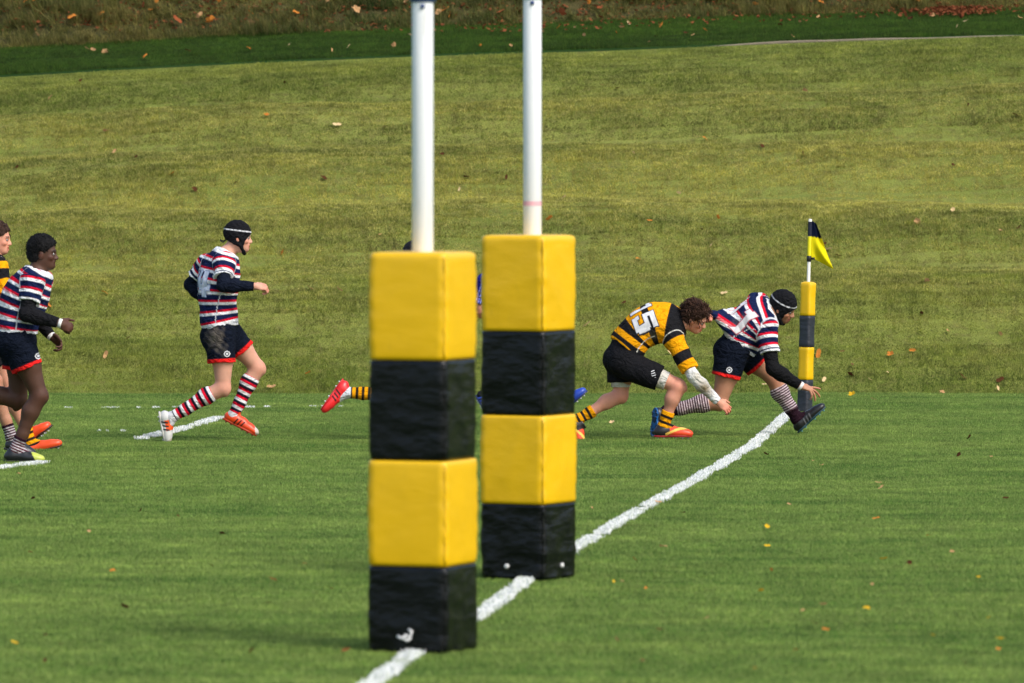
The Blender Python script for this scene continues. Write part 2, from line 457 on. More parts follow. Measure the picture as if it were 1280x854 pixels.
def person(label, D, foot_px, J, skin, kit, head, h=.006, hands=None, hairspec=None, fine=True, sz=1.0, seed=1, hipw=0):
    root_pt = ground_at(foot_px[0], foot_px[1]); root_pt = np.array([root_pt[0], D, 0.0])
    j = {k: at(v[0], v[1], D + v[2]) - root_pt for k, v in J.items()}
    hands = hands or {}
    f, r, u = head_frame(*head[:3]); hc = j['head']; hs = .97 * min(sz, 1.03)
    # torso spine
    pel, nk = j['pelvis'], j['neck']; mid = j.get('mid', (pel + nk) / 2)
    hipside = nrm(j['hipF'] - j['hipN']); shside = nrm(j['shF'] - j['shN'])
    B = lambda t: (1 - t) ** 2 * pel + 2 * t * (1 - t) * (2 * mid - (pel + nk) / 2) + t * t * nk
    ts = [0, .17, .34, .5, .67, .84, 1]
    sp = Spine([B(t) for t in ts], [hipside * (1 - t) + shside * t for t in ts],
               [q * sz for q in (.150, .148, .138, .145, .162, .150, .085)], [q * sz for q in (.105, .102, .098, .106, .115, .100, .062)])
    spL = sp.cum[-1]
    def pr(a, b, ra, rb): return cone(j[a] if isinstance(a, str) else a, j[b] if isinstance(b, str) else b, ra * sz, rb * sz)
    lerp = lambda a, b, t: j[a] + (j[b] - j[a]) * t
    body = [(sp.prim(), .03)]
    for s in 'NF':
        sh, el, wr, hi, kn, an, he, to = (q + s for q in ('sh', 'el', 'wr', 'hip', 'kn', 'an', 'he', 'to'))
        body += [(pr(nk, lerp('neck', sh, .9), .05, .05), .06), (pr(sh, sh, .062, .062), .05),
                 (pr(sh, lerp(sh, el, .45), .052, .049), .04), (pr(lerp(sh, el, .45), el, .049, .039), .03),
                 (pr(el, lerp(el, wr, .3), .039, .043), .03), (pr(lerp(el, wr, .3), wr, .043, .027), .03)]
        kd = nrm(j[kn] - j[hi]); sd = nrm(j[an] - j[kn]); back = nrm(sd - kd) if np.linalg.norm(sd - kd) > .15 else np.array([-1., 0, 0])
        fwd = nrm(kd - sd) if np.linalg.norm(sd - kd) > .15 else np.array([1., 0, 0])
        q1 = lerp(hi, kn, .4) + fwd * .012
        body += [(pr(hi, q1, .098, .086), .05), (pr(q1, kn, .086, .056), .04), (pr(kn, lerp(kn, an, .12), .056, .051), .03),
                 (ell(j[kn] + fwd * .03 * sz, (fwd, sd, np.cross(fwd, sd)), (.03 * sz, .036 * sz, .034 * sz)), .03)]
        cf = lerp(kn, an, .3) + back * .012
        body += [(pr(lerp(kn, an, .06), cf, .05, .057), .04), (pr(cf, lerp(kn, an, .72), .057, .04), .04), (pr(lerp(kn, an, .72), an, .04, .037), .03),
                 (pr(an, lerp(an, to, .7), .03, .018), .03)]
        fr = np.cross(hipside, nrm(B(.17) - pel))
        body.append((ell(lerp('pelvis', hi, .6) - fr * .055 * sz - np.array([0, 0, .02]), np.eye(3), (.09 * sz,) * 3), .05))
        hd = hands.get(s, {})
        n = np.array(hd.get('n', (0, 1, 0) if s == 'N' else (0, -1, 0)), float)
        body += hand_prims(j[wr], j['hand' + s], n, s == 'N', hd.get('curl', (45, 60, 40)), sz, hd.get('spread', 0.02))
    body += [(cone(hc - u * .05 - f * .022, nk, .054 * sz, .064 * sz), .03)] + head_prims(hc, f, r, u, hs, head[3] if len(head) > 3 else 0)
    V, Q = extract(body, h)
    # skin colours
    c = np.tile(np.array(skin), (len(V), 1)).astype(float)
    def blob(p, rad, col, w=1.0):
        k = np.clip(1.2 - np.linalg.norm(V - p, axis=1) / rad, 0, 1)[:, None] * w; c[:] = c * (1 - k) + np.array(col) * k
    ruddy = np.array(skin) * (1.12, .74, .70)
    for s in 'NF':
        blob(j['hand' + s], .1, ruddy, .8); blob(j['kn' + s], .085, ruddy, .55); blob(j['el' + s], .06, ruddy, .5)
    hq = lambda a, b, g: hc + (f * a + r * b + u * g) * hs
    for sg in (-1, 1): blob(hq(.07, .05 * sg, -.04), .04, ruddy, .5); blob(hq(-.006, .085 * sg, -.018), .03, ruddy, .6)
    lv = np.stack([(V - hc) @ f, (V - hc) @ r, (V - hc) @ u], 1) / hs
    lips = (np.abs(lv[:, 2] + .0745) < .013) & (np.abs(lv[:, 1]) < .026) & (lv[:, 0] > .07)
    c[lips] = np.array(skin) * (.85, .5, .5)
    brow = (np.abs(lv[:, 2] - .017 + .12 * (np.abs(lv[:, 1]) - .03) ** 2 * 10) < .006) & (np.abs(lv[:, 1]) > .012) & (np.abs(lv[:, 1]) < .052) & (lv[:, 0] > .05)
    hc_col = kit.get('hair', S(40, 26, 18)); c[brow] = np.array(hc_col) * .8 + np.array(skin) * .2
    if kit.get('stubble'):
        k = (lv[:, 2] < -.06) & (lv[:, 2] > -.14) & (lv[:, 0] > .0); c[k] = c[k] * .62
    sn = (np.abs(lv[:, 1]) > .014) & (np.abs(lv[:, 1]) < .046) & (np.abs(lv[:, 2] + .008) < .009) & (lv[:, 0] > .06); c[sn] *= .55
    for p, rad, col, w in kit.get('dirt', []): blob(at(*p) - root_pt, rad, col, w)
    per = mesh_obj('person', V, Q, M['skin'], None, root_pt, True, c); tag(per, label, 'person', kit.get('group'))
    eb = [MB(), MB()]
    for sg in (-1, 1):
        m = MB(); m.ball(hq(.083, .031 * sg, -.008), .0105 * hs, 10, 8)
        ec = np.tile((.34, .31, .29), (len(m.v), 1)); vv = np.array(m.v); ec[((vv - hq(.083, .031 * sg, -.008)) @ f) > .0055 * hs] = (.02, .012, .008)
        mesh_obj('eye', vv, m.f, M['eye'], per, None, True, ec)
    # ---- jersey
    jk = kit['jersey']; hem = jk.get('hem', .10) * spL
    ph, Th, sdh, frh = sp.at(hem)
    neckp = nk + (hc - nk) * .05
    nn = nrm(nk - B(.84) + (hc - nk) * .6)
    if 'hempt' in jk: ph = at(*jk['hempt']) - root_pt
    hn = nrm(Th + frh * jk.get('hemtilt', 0.0))
    tors = clip(sp.prim(.026 * sz, .03 * sz), (ph, -hn), (nk + nn * .035, nn))
    jp = [(tors, 0.0)]; slv = {}
    for s in 'NF':
        sh, el = j['sh' + s], j['el' + s]; fr_ = jk.get('sleeve', .62)
        if fr_ >= 1:
            wr = j['wr' + s]
            pr_ = union([cone(sh, el, .072 * sz, .06 * sz), clip(cone(el, wr, .06 * sz, .042 * sz), (wr - nrm(wr - el) * .01, wr - el))], .03)
        else:
            cu = sh + (el - sh) * fr_
            pr_ = clip(cone(sh, el, .074 * sz, .066 * sz), (cu, el - sh))
        slv[s] = pr_
        jp += [(clip(cone(nk - nn * .02, sh, .075 * sz, .068 * sz), (nk + nn * .035, nn)), .05), (pr_, .045)]
    pulls = []
    if 'pull' in jk:
        b = at(*jk['pull'][-1]) - root_pt
        for q in jk['pull'][:-1]: jp.append((cone(at(*q) - root_pt, b, .042, .018), .04))
        pulls = [cone(b, b, .04, .04)]
    VJ, QJ = extract(jp, .0046 if fine else .007, folds(seed, jk.get('fold', .010), 30))
    X, Y, Z = VJ.T
    l = sp.param(X, Y, Z)
    dt = tors[2](X, Y, Z)
    cj = stripes(spL * jk.get('top', 1.0) - l, jk['seq'], jk.get('off', 0))
    if pulls: paint(cj, np.minimum(.012 - pulls[0][2](X, Y, Z), dt - .02), NAVY, .01)
    if 'yoke' in jk: cj[l > spL * jk['yoke'][0]] = jk['yoke'][1]
    for s in 'NF':
        sh, el = j['sh' + s], j['el' + s]; a = nrm(el - sh)
        ds = slv[s][2](X, Y, Z); ls = (VJ - sh) @ a
        m = (ds < dt - .004) & (ls > -.03)
        L = np.linalg.norm(el - sh) * jk.get('sleeve', .62)
        cs = stripes(ls + .06, jk.get('sseq', jk['seq']), jk.get('soff', 0))
        if 'cuff' in jk: paint(cs, ls - L + jk['cuff'][0], jk['cuff'][1])
        if jk.get('arm_stripes'):
            sd_ = nrm(np.cross(a, [1, 0, 0])); ang = (VJ - sh) @ np.array([1., 0, 0])
            cs[:] = jk['arm_stripes'][0]
            el2 = nrm(j['wr' + s] - el); rel = np.minimum(ls, 9)
            q = VJ - sh - np.outer(np.clip(ls, 0, np.linalg.norm(el - sh)), a); q2 = VJ - el - np.outer((VJ - el) @ el2, el2)
            qq = np.where((((VJ - el) @ el2) > 0)[:, None], q2, q)
            for k in (-.02, 0, .02): cs[(np.abs(qq[:, 0] - k) < .0055) & (qq[:, 1] < 0)] = jk['arm_stripes'][1]
        k = np.clip((dt - .004 - ds) / .004 + .5, 0, 1)[:, None] * (ls > -.03)[:, None]; cj = cj * (1 - k) + cs * k
        if 'pipe' in jk: paint(cj, np.where(np.abs(ls) < .09, .0045 - np.abs(ds - dt + .004), -1), jk['pipe'])
    if 'pipe' in jk:
        pp = np.array([sp.at(q)[2] for q in np.linspace(0, spL, 24)]); ii = np.clip((l / spL * 23).astype(int), 0, 23)
        pc = np.array([sp.at(q)[0] for q in np.linspace(0, spL, 24)]); ff = np.array([sp.at(q)[3] for q in np.linspace(0, spL, 24)])
        rel = VJ - pc[ii]; side = (rel * pp[ii]).sum(1); fro = (rel * ff[ii]).sum(1)
        paint(cj, np.where((side < 0) & (l < spL * .62), .0035 - np.abs(fro - .012), -1), jk['pipe'])
    hl = (VJ - ph) @ hn
    if 'hemcol' in jk: paint(cj, jk.get('hemw', .02) - hl, jk['hemcol'])
    nd = (VJ - nk) @ nn
    cj[(nd > .012) & (np.linalg.norm(VJ - nk - np.outer(nd, nn), axis=1) < .115)] = jk.get('collar', WHITE)
    for p, rad, col, w in jk.get('dirt', []):
        k = np.clip(1.1 - np.linalg.norm(VJ - (at(*p) - root_pt), axis=1) / rad, 0, 1)[:, None] * w; cj = cj * (1 - k) + np.array(col) * k
    jo = mesh_obj('jersey', VJ, QJ, M['cloth'], per, None, True, cj)
    if 'number' in jk:
        txt, lpos, hg, fill, edge = jk['number'][:5]
        p, T, sd_, fr_ = sp.at(lpos * spL)
        Nn = nrm(-fr_ + (-sd_) * jk.get('numside', 0)); U = -sd_; U = nrm(U - Nn * (U @ Nn)); W = nrm(np.cross(Nn, U))
        for q, ch in enumerate(txt):
            us = jk.get('numshift', 0) + (q - (len(txt) - 1) / 2) * jk.get('gap', .62) * hg
            decal('shirt_number', VJ, QJ, p + U * us, U, W, Nn, number_fn(ch, hg, fill, edge), (hg * .85 + .03, hg + .05), M['print'], jo)
    # ---- shorts
    sk = kit['shorts']; frac = sk.get('len', .55)
    wt = sp.at(sk.get('waist', .2) * spL)
    spn = [(clip(sp.prim(.012 * sz, .014 * sz), (wt[0], wt[1]), (sp.at(0)[0] - sp.at(.01)[1] * .10, -sp.at(.01)[1])), .0)]
    hemp = {}
    fr = np.cross(hipside, nrm(B(.17) - pel))
    for s in 'NF':
        hi, kn = j['hip' + s], j['kn' + s]; cu = hi + (kn - hi) * frac; a = nrm(kn - hi); hemp[s] = (cu, a)
        ax = nrm(a + np.array(sk.get('hemdir', (0, 0, 0)), float))
        spn += [(clip(cone(hi, hi + (kn - hi), .118 * sz, .098 * sz), (cu, ax)), .05),
                (ell(j['pelvis'] + (hi - j['pelvis']) * .6 - fr * .06 * sz - np.array([0, 0, .02]), np.eye(3), (.104 * sz,) * 3), .05)]
        hemp[s] = (cu, ax)
    VS, QS = extract(spn, .0055 if fine else .007, folds(seed + 50, .008, 26))
    cS = np.tile(np.array(sk['col'], float), (len(VS), 1))
    for s in 'NF':
        cu, ax = hemp[s]; o = 'F' if s == 'N' else 'N'
        q = (VS - cu) @ ax; lat = np.linalg.norm(VS - cu - np.outer(q, ax), axis=1)
        oth = np.linalg.norm(VS - hemp[o][0], axis=1)
        if 'trim' in sk: paint(cS, np.where((lat < .15) & (lat < oth + .02), q + .025, -1), sk['trim'])
    for p, rad, col, w in sk.get('dirt', []):
        dd = np.linalg.norm((VS - (at(*p) - root_pt)) * (1, .6, .8), axis=1) + .025 * np.sin(VS[:, 0] * 90 + 40 * VS[:, 2]) * np.sin(VS[:, 2] * 70)
        k = np.clip(1.1 - dd / rad, 0, 1)[:, None] * w; cS = cS * (1 - k) + np.array(col) * k
    so = mesh_obj('shorts', VS, QS, M['cloth'], per, None, True, cS)
    if 'badge' in sk:
        o = at(sk['badge'][0], sk['badge'][1], D + sk['badge'][2]) - root_pt
        if sk.get('badge_kind') == 'slash':
            fn = lambda a, b: (.65, .65, .66) if (abs(a) < .022 and abs(b) < .03 and (math.sin((b - a * .3) * 330) > -.2) and abs(a + b * .35) < .02) else None
        else:
            fn = lambda a, b: ((.62, .63, .65) if (.017 < math.hypot(a, b) < .026 or math.hypot(a, b) < .009) else (NAVYD if math.hypot(a, b) <= .026 else None))
        decal('badge', VS, QS, o, np.array([1., 0, 0]), np.array([0, 0, 1.]), np.array([0, -1., 0]), fn, (.07, .07), M['print'], so, .003)
    if 'waistband' in sk:
        wc, t0, t1 = sk['waistband']; a, b = sp.at(t0 * spL), sp.at(t1 * spL)
        Vu, Qu = extract([(clip(sp.prim(.016 * sz, .018 * sz), (a[0], -a[1]), (b[0], b[1])), 0)], .0055, folds(seed + 5, .003, 40))
        mesh_obj('undershorts', Vu, Qu, M['cloth'], per, None, True, np.tile(np.array(wc, float), (len(Vu), 1)))
    if 'under' in sk:
        for s in 'NF':
            hi, kn = j['hip' + s], j['kn' + s]
            a0 = hi + (kn - hi) * frac * .7; a1 = hi + (kn - hi) * (frac + sk['under'][1])
            Vu, Qu = extract([(clip(cone(hi, kn, .106 * sz, .07 * sz), (a1, kn - hi), (a0, hi - kn)), 0)], .0055)
            cu_ = np.tile(np.array(sk['under'][0], float), (len(Vu), 1))
            mesh_obj('undershorts', Vu, Qu, M['cloth'], per, None, True, cu_)
    # ---- socks, boots
    for s in 'NF':
        kn, an, he, to = (j[q + s] for q in ('kn', 'an', 'he', 'to'))
        sd = nrm(an - kn); kd = nrm(kn - j['hip' + s]); back = nrm(sd - kd) if np.linalg.norm(sd - kd) > .15 else np.array([-1., 0, 0])
        ck = kit['sock' + s] if 'sock' + s in kit else kit['sock']
        t0 = ck['top']; tp = kn + (an - kn) * t0; cf = kn + (an - kn) * .3 + back * .012
        r1 = .0065
        lst = [(clip(cone(kn + (an - kn) * .06, cf, .05 * sz + r1, .057 * sz + r1), (tp, kn - an)), 0.), (clip(cone(cf, kn + (an - kn) * .72, .057 * sz + r1, .04 * sz + r1), (tp, kn - an)), .04),
               (clip(cone(kn + (an - kn) * .72, an, .04 * sz + r1, .037 * sz + r1), (tp, kn - an)), .03)]
        lst.append((cone(an, an + (to - an) * .45, .037 * sz + r1, .03), .02)); lst.append((cone(an, an + (he - an) * .35, .034 * sz, .026), .015))
        Vk, Qk = extract(lst, .005, folds(seed + 9, .0012, 60))
        ls = (Vk - tp) @ sd
        mesh_obj('sock', Vk, Qk, M['cloth'], per, None, True, np.where((ls < .012)[:, None], np.array(ck.get('rim', ck['seq'][0][1])), stripes(ls, ck['seq'], ck.get('off', 0))) if not ck.get('ankle') else
                 np.where((ls > np.linalg.norm(an - tp) - ck['ankle'][0])[:, None], np.array(ck['ankle'][1]), stripes(ls, ck['seq'], ck.get('off', 0))))
        bk = kit['boot' + s] if 'boot' + s in kit else kit['boot']
        Vb, Qb, V2, Q2, frm, (ax, sdv, up, L) = boot_mesh(an, he, to)
        lb, sb, hb = frm(Vb)
        cb = np.tile(np.array(bk['col'], float), (len(Vb), 1))
        if 'toe' in bk: cb[lb + hb * 2 > bk['toe'][0]] = bk['toe'][1]
        if 'heel' in bk: cb[lb < bk['heel'][0]] = bk['heel'][1]
        if 'collar' in bk: cb[hb > .088] = bk['collar']
        if 'flash' in bk: cb[(np.abs(hb - .022 - .05 * np.sin((lb - .35) * 3)) < .011) & (lb > .3) & (lb < .92)] = bk['flash']
        lace = (np.abs(sb) < bk.get('lacew', .016)) & (lb > .26) & (lb < .62) & (hb > bk.get('laceh', .045))
        cb[lace] = bk.get('lace', tuple(.6 * q for q in bk['col'])); cb[lace & (np.mod(lb * 14, 1) < .35)] = bk.get('lace2', (.5, .5, .5))
        bo = mesh_obj('boot', Vb, Qb, M['boot'], per, None, True, cb)
        if 'stripe' in bk:
            sgn = -1 if sdv[1] > 0 else 1
            o = he + ax * .44 * L + up * .03
            fn = lambda a, b: bk['stripe'] if (abs(b) < .03 and any(abs(a - b * .35 - k) < .008 for k in (-.03, 0, .03))) else None
            decal('boot_stripes', Vb, Qb, o, ax, up, sdv * sgn, fn, (.12, .064), M['print'], bo, .003, .002)
        ls_, ss_, hs_ = frm(V2)
        c2 = np.tile(np.array(bk.get('sole', (.03, .03, .03)), float), (len(V2), 1)); c2[hs_ < -.006] = bk.get('stud', (.5, .5, .5))
        if bk.get('solepat'):
            pt = (np.sin(ls_ * 26) * np.sin(ss_ * 120 + ls_ * 9) > .55); c2[pt & (hs_ >= -.006)] = bk['solepat']
        mesh_obj('sole', V2, Q2, M['sole'], bo, None, True, c2)
    # ---- arm sleeves
    for s in kit.get('sleeves', {}):
        ck = kit['sleeves'][s]; sh, el, wr = j['sh' + s], j['el' + s], j['wr' + s]
        w1 = el + (wr - el) * ck.get('to', .95)
        a0 = sh + (el - sh) * .4
        lst = [(clip(cone(sh + (el - sh) * .45, el, .0565 * sz, .0475 * sz), (a0, sh - el)), 0), (cone(el, el + (wr - el) * .3, .0475 * sz, .0505 * sz), .03),
               (clip(cone(el + (wr - el) * .3, wr, .0505 * sz, .035 * sz), (w1, wr - el)), .03)]
        Va, Qa = extract(lst, .005, folds(seed + 77, .0025, 60))
        ca = np.tile(np.array(ck['col'], float), (len(Va), 1))
        for p, rad, col, w in ck.get('dirt', []):
            k = np.clip(1.1 - np.linalg.norm(Va - (at(*p) - root_pt), axis=1) / rad, 0, 1)[:, None] * w; ca = ca * (1 - k) + np.array(col) * k
        mesh_obj(ck.get('name', 'undershirt_sleeve'), Va, Qa, M['cloth'], per, None, True, ca)
    for s in kit.get('bands', ''):
        el, wr = j['el' + s], j['wr' + s]; e = nrm(wr - el); c0 = wr + e * .008; m = MB()
        m.tube([c0 - e * .013, c0 - e * .012, c0 + e * .012, c0 + e * .013], [.02, .0335 * sz, .0325 * sz, .02], 16); m.build('wristband', M['band'], per)
    # ---- hair / cap
    hs_ = hs; ax = (f, r, u)
    E = lambda p, rad: ell(hq(*p), ax, [v * hs_ for v in rad])
    if kit.get('cap'):
        cap = union([E((-.012, 0, .034), (.116, .094, .106)), E((.0, 0, -.035), (.078, .087, .09))], .03)
        op = union([E((.1, 0, -.06), (.082, .074, .083)), E((.11, 0, -.11), (.1, .06, .06))], .03)
        cap = subtract(cap, op, .006)
        cap = clip(cap, (hq(-.06, 0, -.05), -u * .9 - f * .42))
        strap = subtract(union([cone(hq(.02, .078, -.07), hq(.05, .045, -.125), .014 * hs_, .012 * hs_), cone(hq(.05, .045, -.125), hq(.058, 0, -.136), .012 * hs_, .012 * hs_), cone(hq(.02, -.078, -.07), hq(.05, -.045, -.125), .014 * hs_, .012 * hs_),
                       cone(hq(.05, -.045, -.125), hq(.058, 0, -.136), .012 * hs_, .012 * hs_)], .01), E((.075, 0, -.05), (.06, .05, .07)), .004)
        for sg in (-1, 1): cap = subtract(cap, E((-.004, .098 * sg, -.025), (.013, .03, .016)), .004)
        pad = lambda d, x, y, z: d + .0024 * np.sin(((x - hc[0]) * f[0] + (y - hc[1]) * f[1] + (z - hc[2]) * f[2]) * 130) * np.sin(((x - hc[0]) * u[0] + (y - hc[1]) * u[1] + (z - hc[2]) * u[2]) * 130) - .001
        Vc, Qc = extract([(cap, 0), (strap, .012)], .004, pad)
        lc = np.stack([(Vc - hc) @ f, (Vc - hc) @ r, (Vc - hc) @ u], 1) / hs_
        cc = np.tile(np.array((.010, .010, .012)), (len(Vc), 1))
        cc[np.abs(lc[:, 2] - .052 + lc[:, 0] * .07) < .0055] = (.6, .6, .62)
        rim = np.abs(op[2](*Vc.T)) < .0045; cc[rim & (lc[:, 0] > .03) & (lc[:, 2] > -.03)] = (.55, .55, .55)
        co = mesh_obj('scrum_cap', Vc, Qc, M['cloth'], per, None, True, cc)
        if kit['cap'] == 'lace':
            m = MB()
            for k in range(3):
                a = hq(-.1, .01 * (k - 1), -.03); m.tube([a, a - f * .025 - u * (.01 + .008 * k), a - f * .05 - u * (.004 * k)], .003, 6)
            m.build('cap_lace', mat_plain('lace_black', (.012, .012, .012), .7), co)
    else:
        hsq = hairspec or dict(thick=.012, rough=.004, tuft=0)
        th = hsq['thick']
        hair = union([E((-.014, 0, .036 + th * .3), (.1 + th, .077 + th, .09 + th)), E((-.045, 0, -.03), (.066 + th * .7, .07 + th * .6, .06))], .03)
        hair = clip(hair, (hq(.078, 0, .055), f * .62 - u * .6), )
        side = E((.085, 0, -.05), (.092, .2, .088))
        hair = subtract(hair, side, .01)
        hair = clip(hair, (hq(-.05, 0, -.075), -u))
        for sg in (-1, 1): hair = subtract(hair, E((.0, .088 * sg, -.022), (.03, .022, .038)), .006)
        a_ = hsq['rough']
        fz = lambda d, x, y, z: d + a_ * (np.sin(x * 230 + 5 * np.sin(z * 60)) * np.sin(y * 210 + 3 * np.sin(x * 70)) * np.sin(z * 220 + 4 * np.sin(y * 50)) + .5 * np.sin(x * 90 + z * 70) * np.sin(y * 95 - z * 60))
        Vc, Qc = extract([(hair, 0)], .004, fz)
        cc = np.tile(np.array(hc_col, float), (len(Vc), 1))
        m = MB(); rr = random.Random(seed)
        nb = len(Vc)
        Vc = list(Vc); Qx = [tuple(q) for q in Qc]
        cc = list(cc)
        for _ in range(hsq['tuft']):
            b = Vc[rr.randrange(nb)]; d0 = nrm(b - hq(-.01, 0, .0))
            if (b - hc) @ u < -.02 * hs_ : continue
            tg = -f + u * .35 + r * rr.gauss(0, .5); tg = nrm(tg - d0 * (tg @ d0)) * (1 if rr.random() < .75 else -1)
            dr = nrm(d0 * rr.uniform(.05, .55) + tg + np.array([rr.gauss(0, .22), rr.gauss(0, .22), rr.gauss(0, .22)]))
            ln = rr.uniform(.035, .08) * hsq.get('len', 1); w = rr.uniform(.003, .0065)
            s1 = nrm(np.cross(dr, [rr.random(), rr.random(), rr.random()])) * w; s2 = np.cross(dr, s1)
            p1 = b + dr * ln * .55; p2 = b + nrm(dr + np.array([0, 0, -.5])) * ln + dr * .008
            k = len(Vc); Vc += [b - d0 * .006 + s1, b - d0 * .006 - s1 * .5 + s2, b - d0 * .006 - s1 * .5 - s2, p1 + s1 * .7, p1 - s1 * .35 + s2 * .7, p1 - s1 * .35 - s2 * .7, p2]
            t = rr.uniform(.6, 1.5); cc += [np.array(hc_col) * t] * 7
            for q in range(3):
                q2 = (q + 1) % 3; Qx += [(k + q, k + q2, k + 3 + q2, k + 3 + q), (k + 3 + q, k + 3 + q2, k + 6)]
        mesh_obj('hair', np.array(Vc), Qx, M['hair'], per, None, True, np.array(cc))
    return per

SK_LIGHT = S(214, 160, 136); SK_TAN = S(186, 134, 106); SK_DARK = S(84, 57, 45); SK_RED = S(220, 156, 130)
SOCK_RW = dict(top=.2, seq=[(.022, WHITE), (.022, S(20, 22, 38)), (.021, RED)], rim=S(150, 22, 48), ankle=(.03, (.62, .62, .64)))
SOCK_THIN = dict(top=.2, seq=[(.0115, S(58, 14, 32)), (.0085, (.66, .55, .58))], rim=S(44, 20, 32), ankle=(.09, S(38, 20, 30)))
SOCK_AMB = dict(top=.62, seq=[(.027, AMBER), (.022, BLACK)], rim=AMBER)
SHORTS_NV = dict(col=S(15, 21, 34), trim=TRIM, len=.52, waist=.24)
JER_H = dict(seq=HOOP, hem=.06, cuff=(.012, WHITE), pipe=(.62, .64, .68), hemcol=(.66, .67, .7), sleeve=.6)

# running player with scrum cap
person('running player in striped jersey and black scrum cap with white boot and orange boot', 54.5, (250, 553),
  dict(head=(298, 296, -.0), neck=(281, 321, 0), mid=(272, 368, 0), pelvis=(277, 414, 0),
       shN=(280, 329, -.15), elN=(279, 357, -.26), wrN=(319, 358, -.25), handN=(342, 360, -.22),
       shF=(258, 330, .15), elF=(238, 356, .24), wrF=(263, 382, .13), handF=(274, 392, .08),
       hipN=(275, 420, -.09), knN=(279, 485, -.1), anN=(214, 522, -.08), heN=(199, 517, -.08), toN=(206, 553, -.07),
       hipF=(284, 418, .09), knF=(322, 460, .12), anF=(291, 520, .1), heF=(279, 524, .1), toF=(320, 545, .08)),
  SK_LIGHT,
  dict(jersey=dict(JER_H, off=.02, number=('14', .62, .2, (.62, .66, .78), (.3, .36, .55)), numside=.25, numshift=-.01),
       shorts=dict(SHORTS_NV, badge=(283, 443, -.3), len=.5, dirt=[((268, 422, 54.3), .09, S(110, 102, 92), .75), ((277, 436, 54.3), .05, S(90, 86, 80), .5)]),
       sock=SOCK_RW, bootN=dict(col=(.6, .6, .58), lacew=.06, laceh=.034, lace=S(232, 84, 20), lace2=S(232, 84, 20), stripe=(.015, .015, .018), toe=(1.02, S(176, 168, 150)), stud=(.5, .5, .48), sole=(.55, .54, .5)),
       bootF=dict(col=S(228, 70, 22), stripe=S(70, 24, 20), toe=(.99, S(200, 190, 180)), sole=S(180, 60, 30), stud=(.3, .1, .08), lace=S(200, 56, 22), lace2=S(240, 100, 50)),
       sleeves=dict(N=dict(col=S(18, 24, 38)), F=dict(col=S(18, 24, 38))), cap='lace', hair=S(60, 40, 25)),
  (-2, 3, 0, .004), seed=3, hands=dict(N=dict(curl=(55, 70, 45), n=(0, .6, -.8)), F=dict(curl=(55, 70, 45))))

# dark-skinned runner
person('running player with short black hair, striped jersey and long black sleeves', 51.2, (20, 578),
  dict(head=(54, 316, 0), neck=(46, 345, 0), mid=(26, 386, 0), pelvis=(20, 424, 0),
       shN=(41, 351, -.17), elN=(33, 393, -.23), wrN=(74, 404, -.25), handN=(93, 412, -.22),
       shF=(52, 350, .17), elF=(42, 394, .26), wrF=(64, 420, .16), handF=(84, 438, .12),
       hipN=(22, 430, -.1), knN=(49, 494, -.1), anN=(20, 562, -.09), heN=(6, 577, -.09), toN=(54, 578, -.11),
       hipF=(24, 428, .1), knF=(22, 500, .12), anF=(-48, 486, .1), heF=(-62, 480, .1), toF=(-66, 520, .1)),
  SK_DARK,
  dict(jersey=dict(JER_H, off=.035, hem=.08, hemtilt=-.1), shorts=dict(SHORTS_NV, badge=(46, 446, -.3), len=.46), hair=(.004, .0035, .004),
       sock=dict(SOCK_THIN, top=.8, ankle=None, seq=[(.013, S(74, 20, 34)), (.007, (.6, .56, .58))]), boot=dict(col=(.014, .015, .018), toe=(.84, S(186, 196, 80)), lace=(.02, .02, .02), lace2=(.1, .1, .1), sole=(.02, .02, .02), stud=(.4, .4, .4)),
       sleeves=dict(N=dict(col=(.010, .010, .012)), F=dict(col=(.010, .010, .012))), bands='NF'),
  (4, 2, 0, .012), seed=5, hairspec=dict(thick=.016, rough=.0035, tuft=700, len=.18), sz=1.08, hands=dict(N=dict(curl=(60, 80, 50), n=(0, .95, -.35)), F=dict(curl=(40, 60, 40), n=(-.2, -.7, -.7))))

# amber player at the frame edge, and a striped one mostly outside the frame
person('brown-haired player in amber and black jersey behind the player in black sleeves', 53.2, (30, 572),
  dict(head=(-3, 298, 0), neck=(-10, 325, 0), mid=(-22, 372, 0), pelvis=(-20, 420, 0),
       shN=(-3, 335, -.17), elN=(8, 378, -.24), wrN=(-28, 396, -.22), handN=(-46, 402, -.2),
       shF=(-18, 333, .17), elF=(-40, 368, .22), wrF=(-10, 385, .2), handF=(8, 388, .15),
       hipN=(-14, 428, -.1), knN=(14, 488, -.1), anN=(39, 555, -.1), heN=(33, 571, -.1), toN=(77, 557, -.12),
       hipF=(-10, 426, .1), knF=(12, 480, .1), anF=(36, 541, .12), heF=(37, 555, .12), toF=(62, 535, .1)),
  SK_RED,
  dict(jersey=dict(seq=[(.05, BLACK), (.085, AMBER), (.05, BLACK)], hem=.02, off=.06, sseq=[(.09, AMBER), (.08, BLACK), (.06, AMBER)], soff=-.0, sleeve=.75, yoke=(.95, BLACK), collar=BLACK, pipe=(.6, .6, .55)), shorts=dict(col=(.011, .011, .013), len=.5, waist=.2),
       sock=dict(SOCK_AMB, top=.72), boot=dict(col=S(236, 82, 36), lace=S(60, 40, 36), lace2=S(150, 60, 40), sole=S(60, 30, 26), stud=(.7, .7, .7), heel=(.2, S(160, 50, 30)), collar=(.02, .02, .02)), hair=S(66, 46, 36)),
  (6, 4), seed=8, hairspec=dict(thick=.016, rough=.006, tuft=60), sz=1.0)
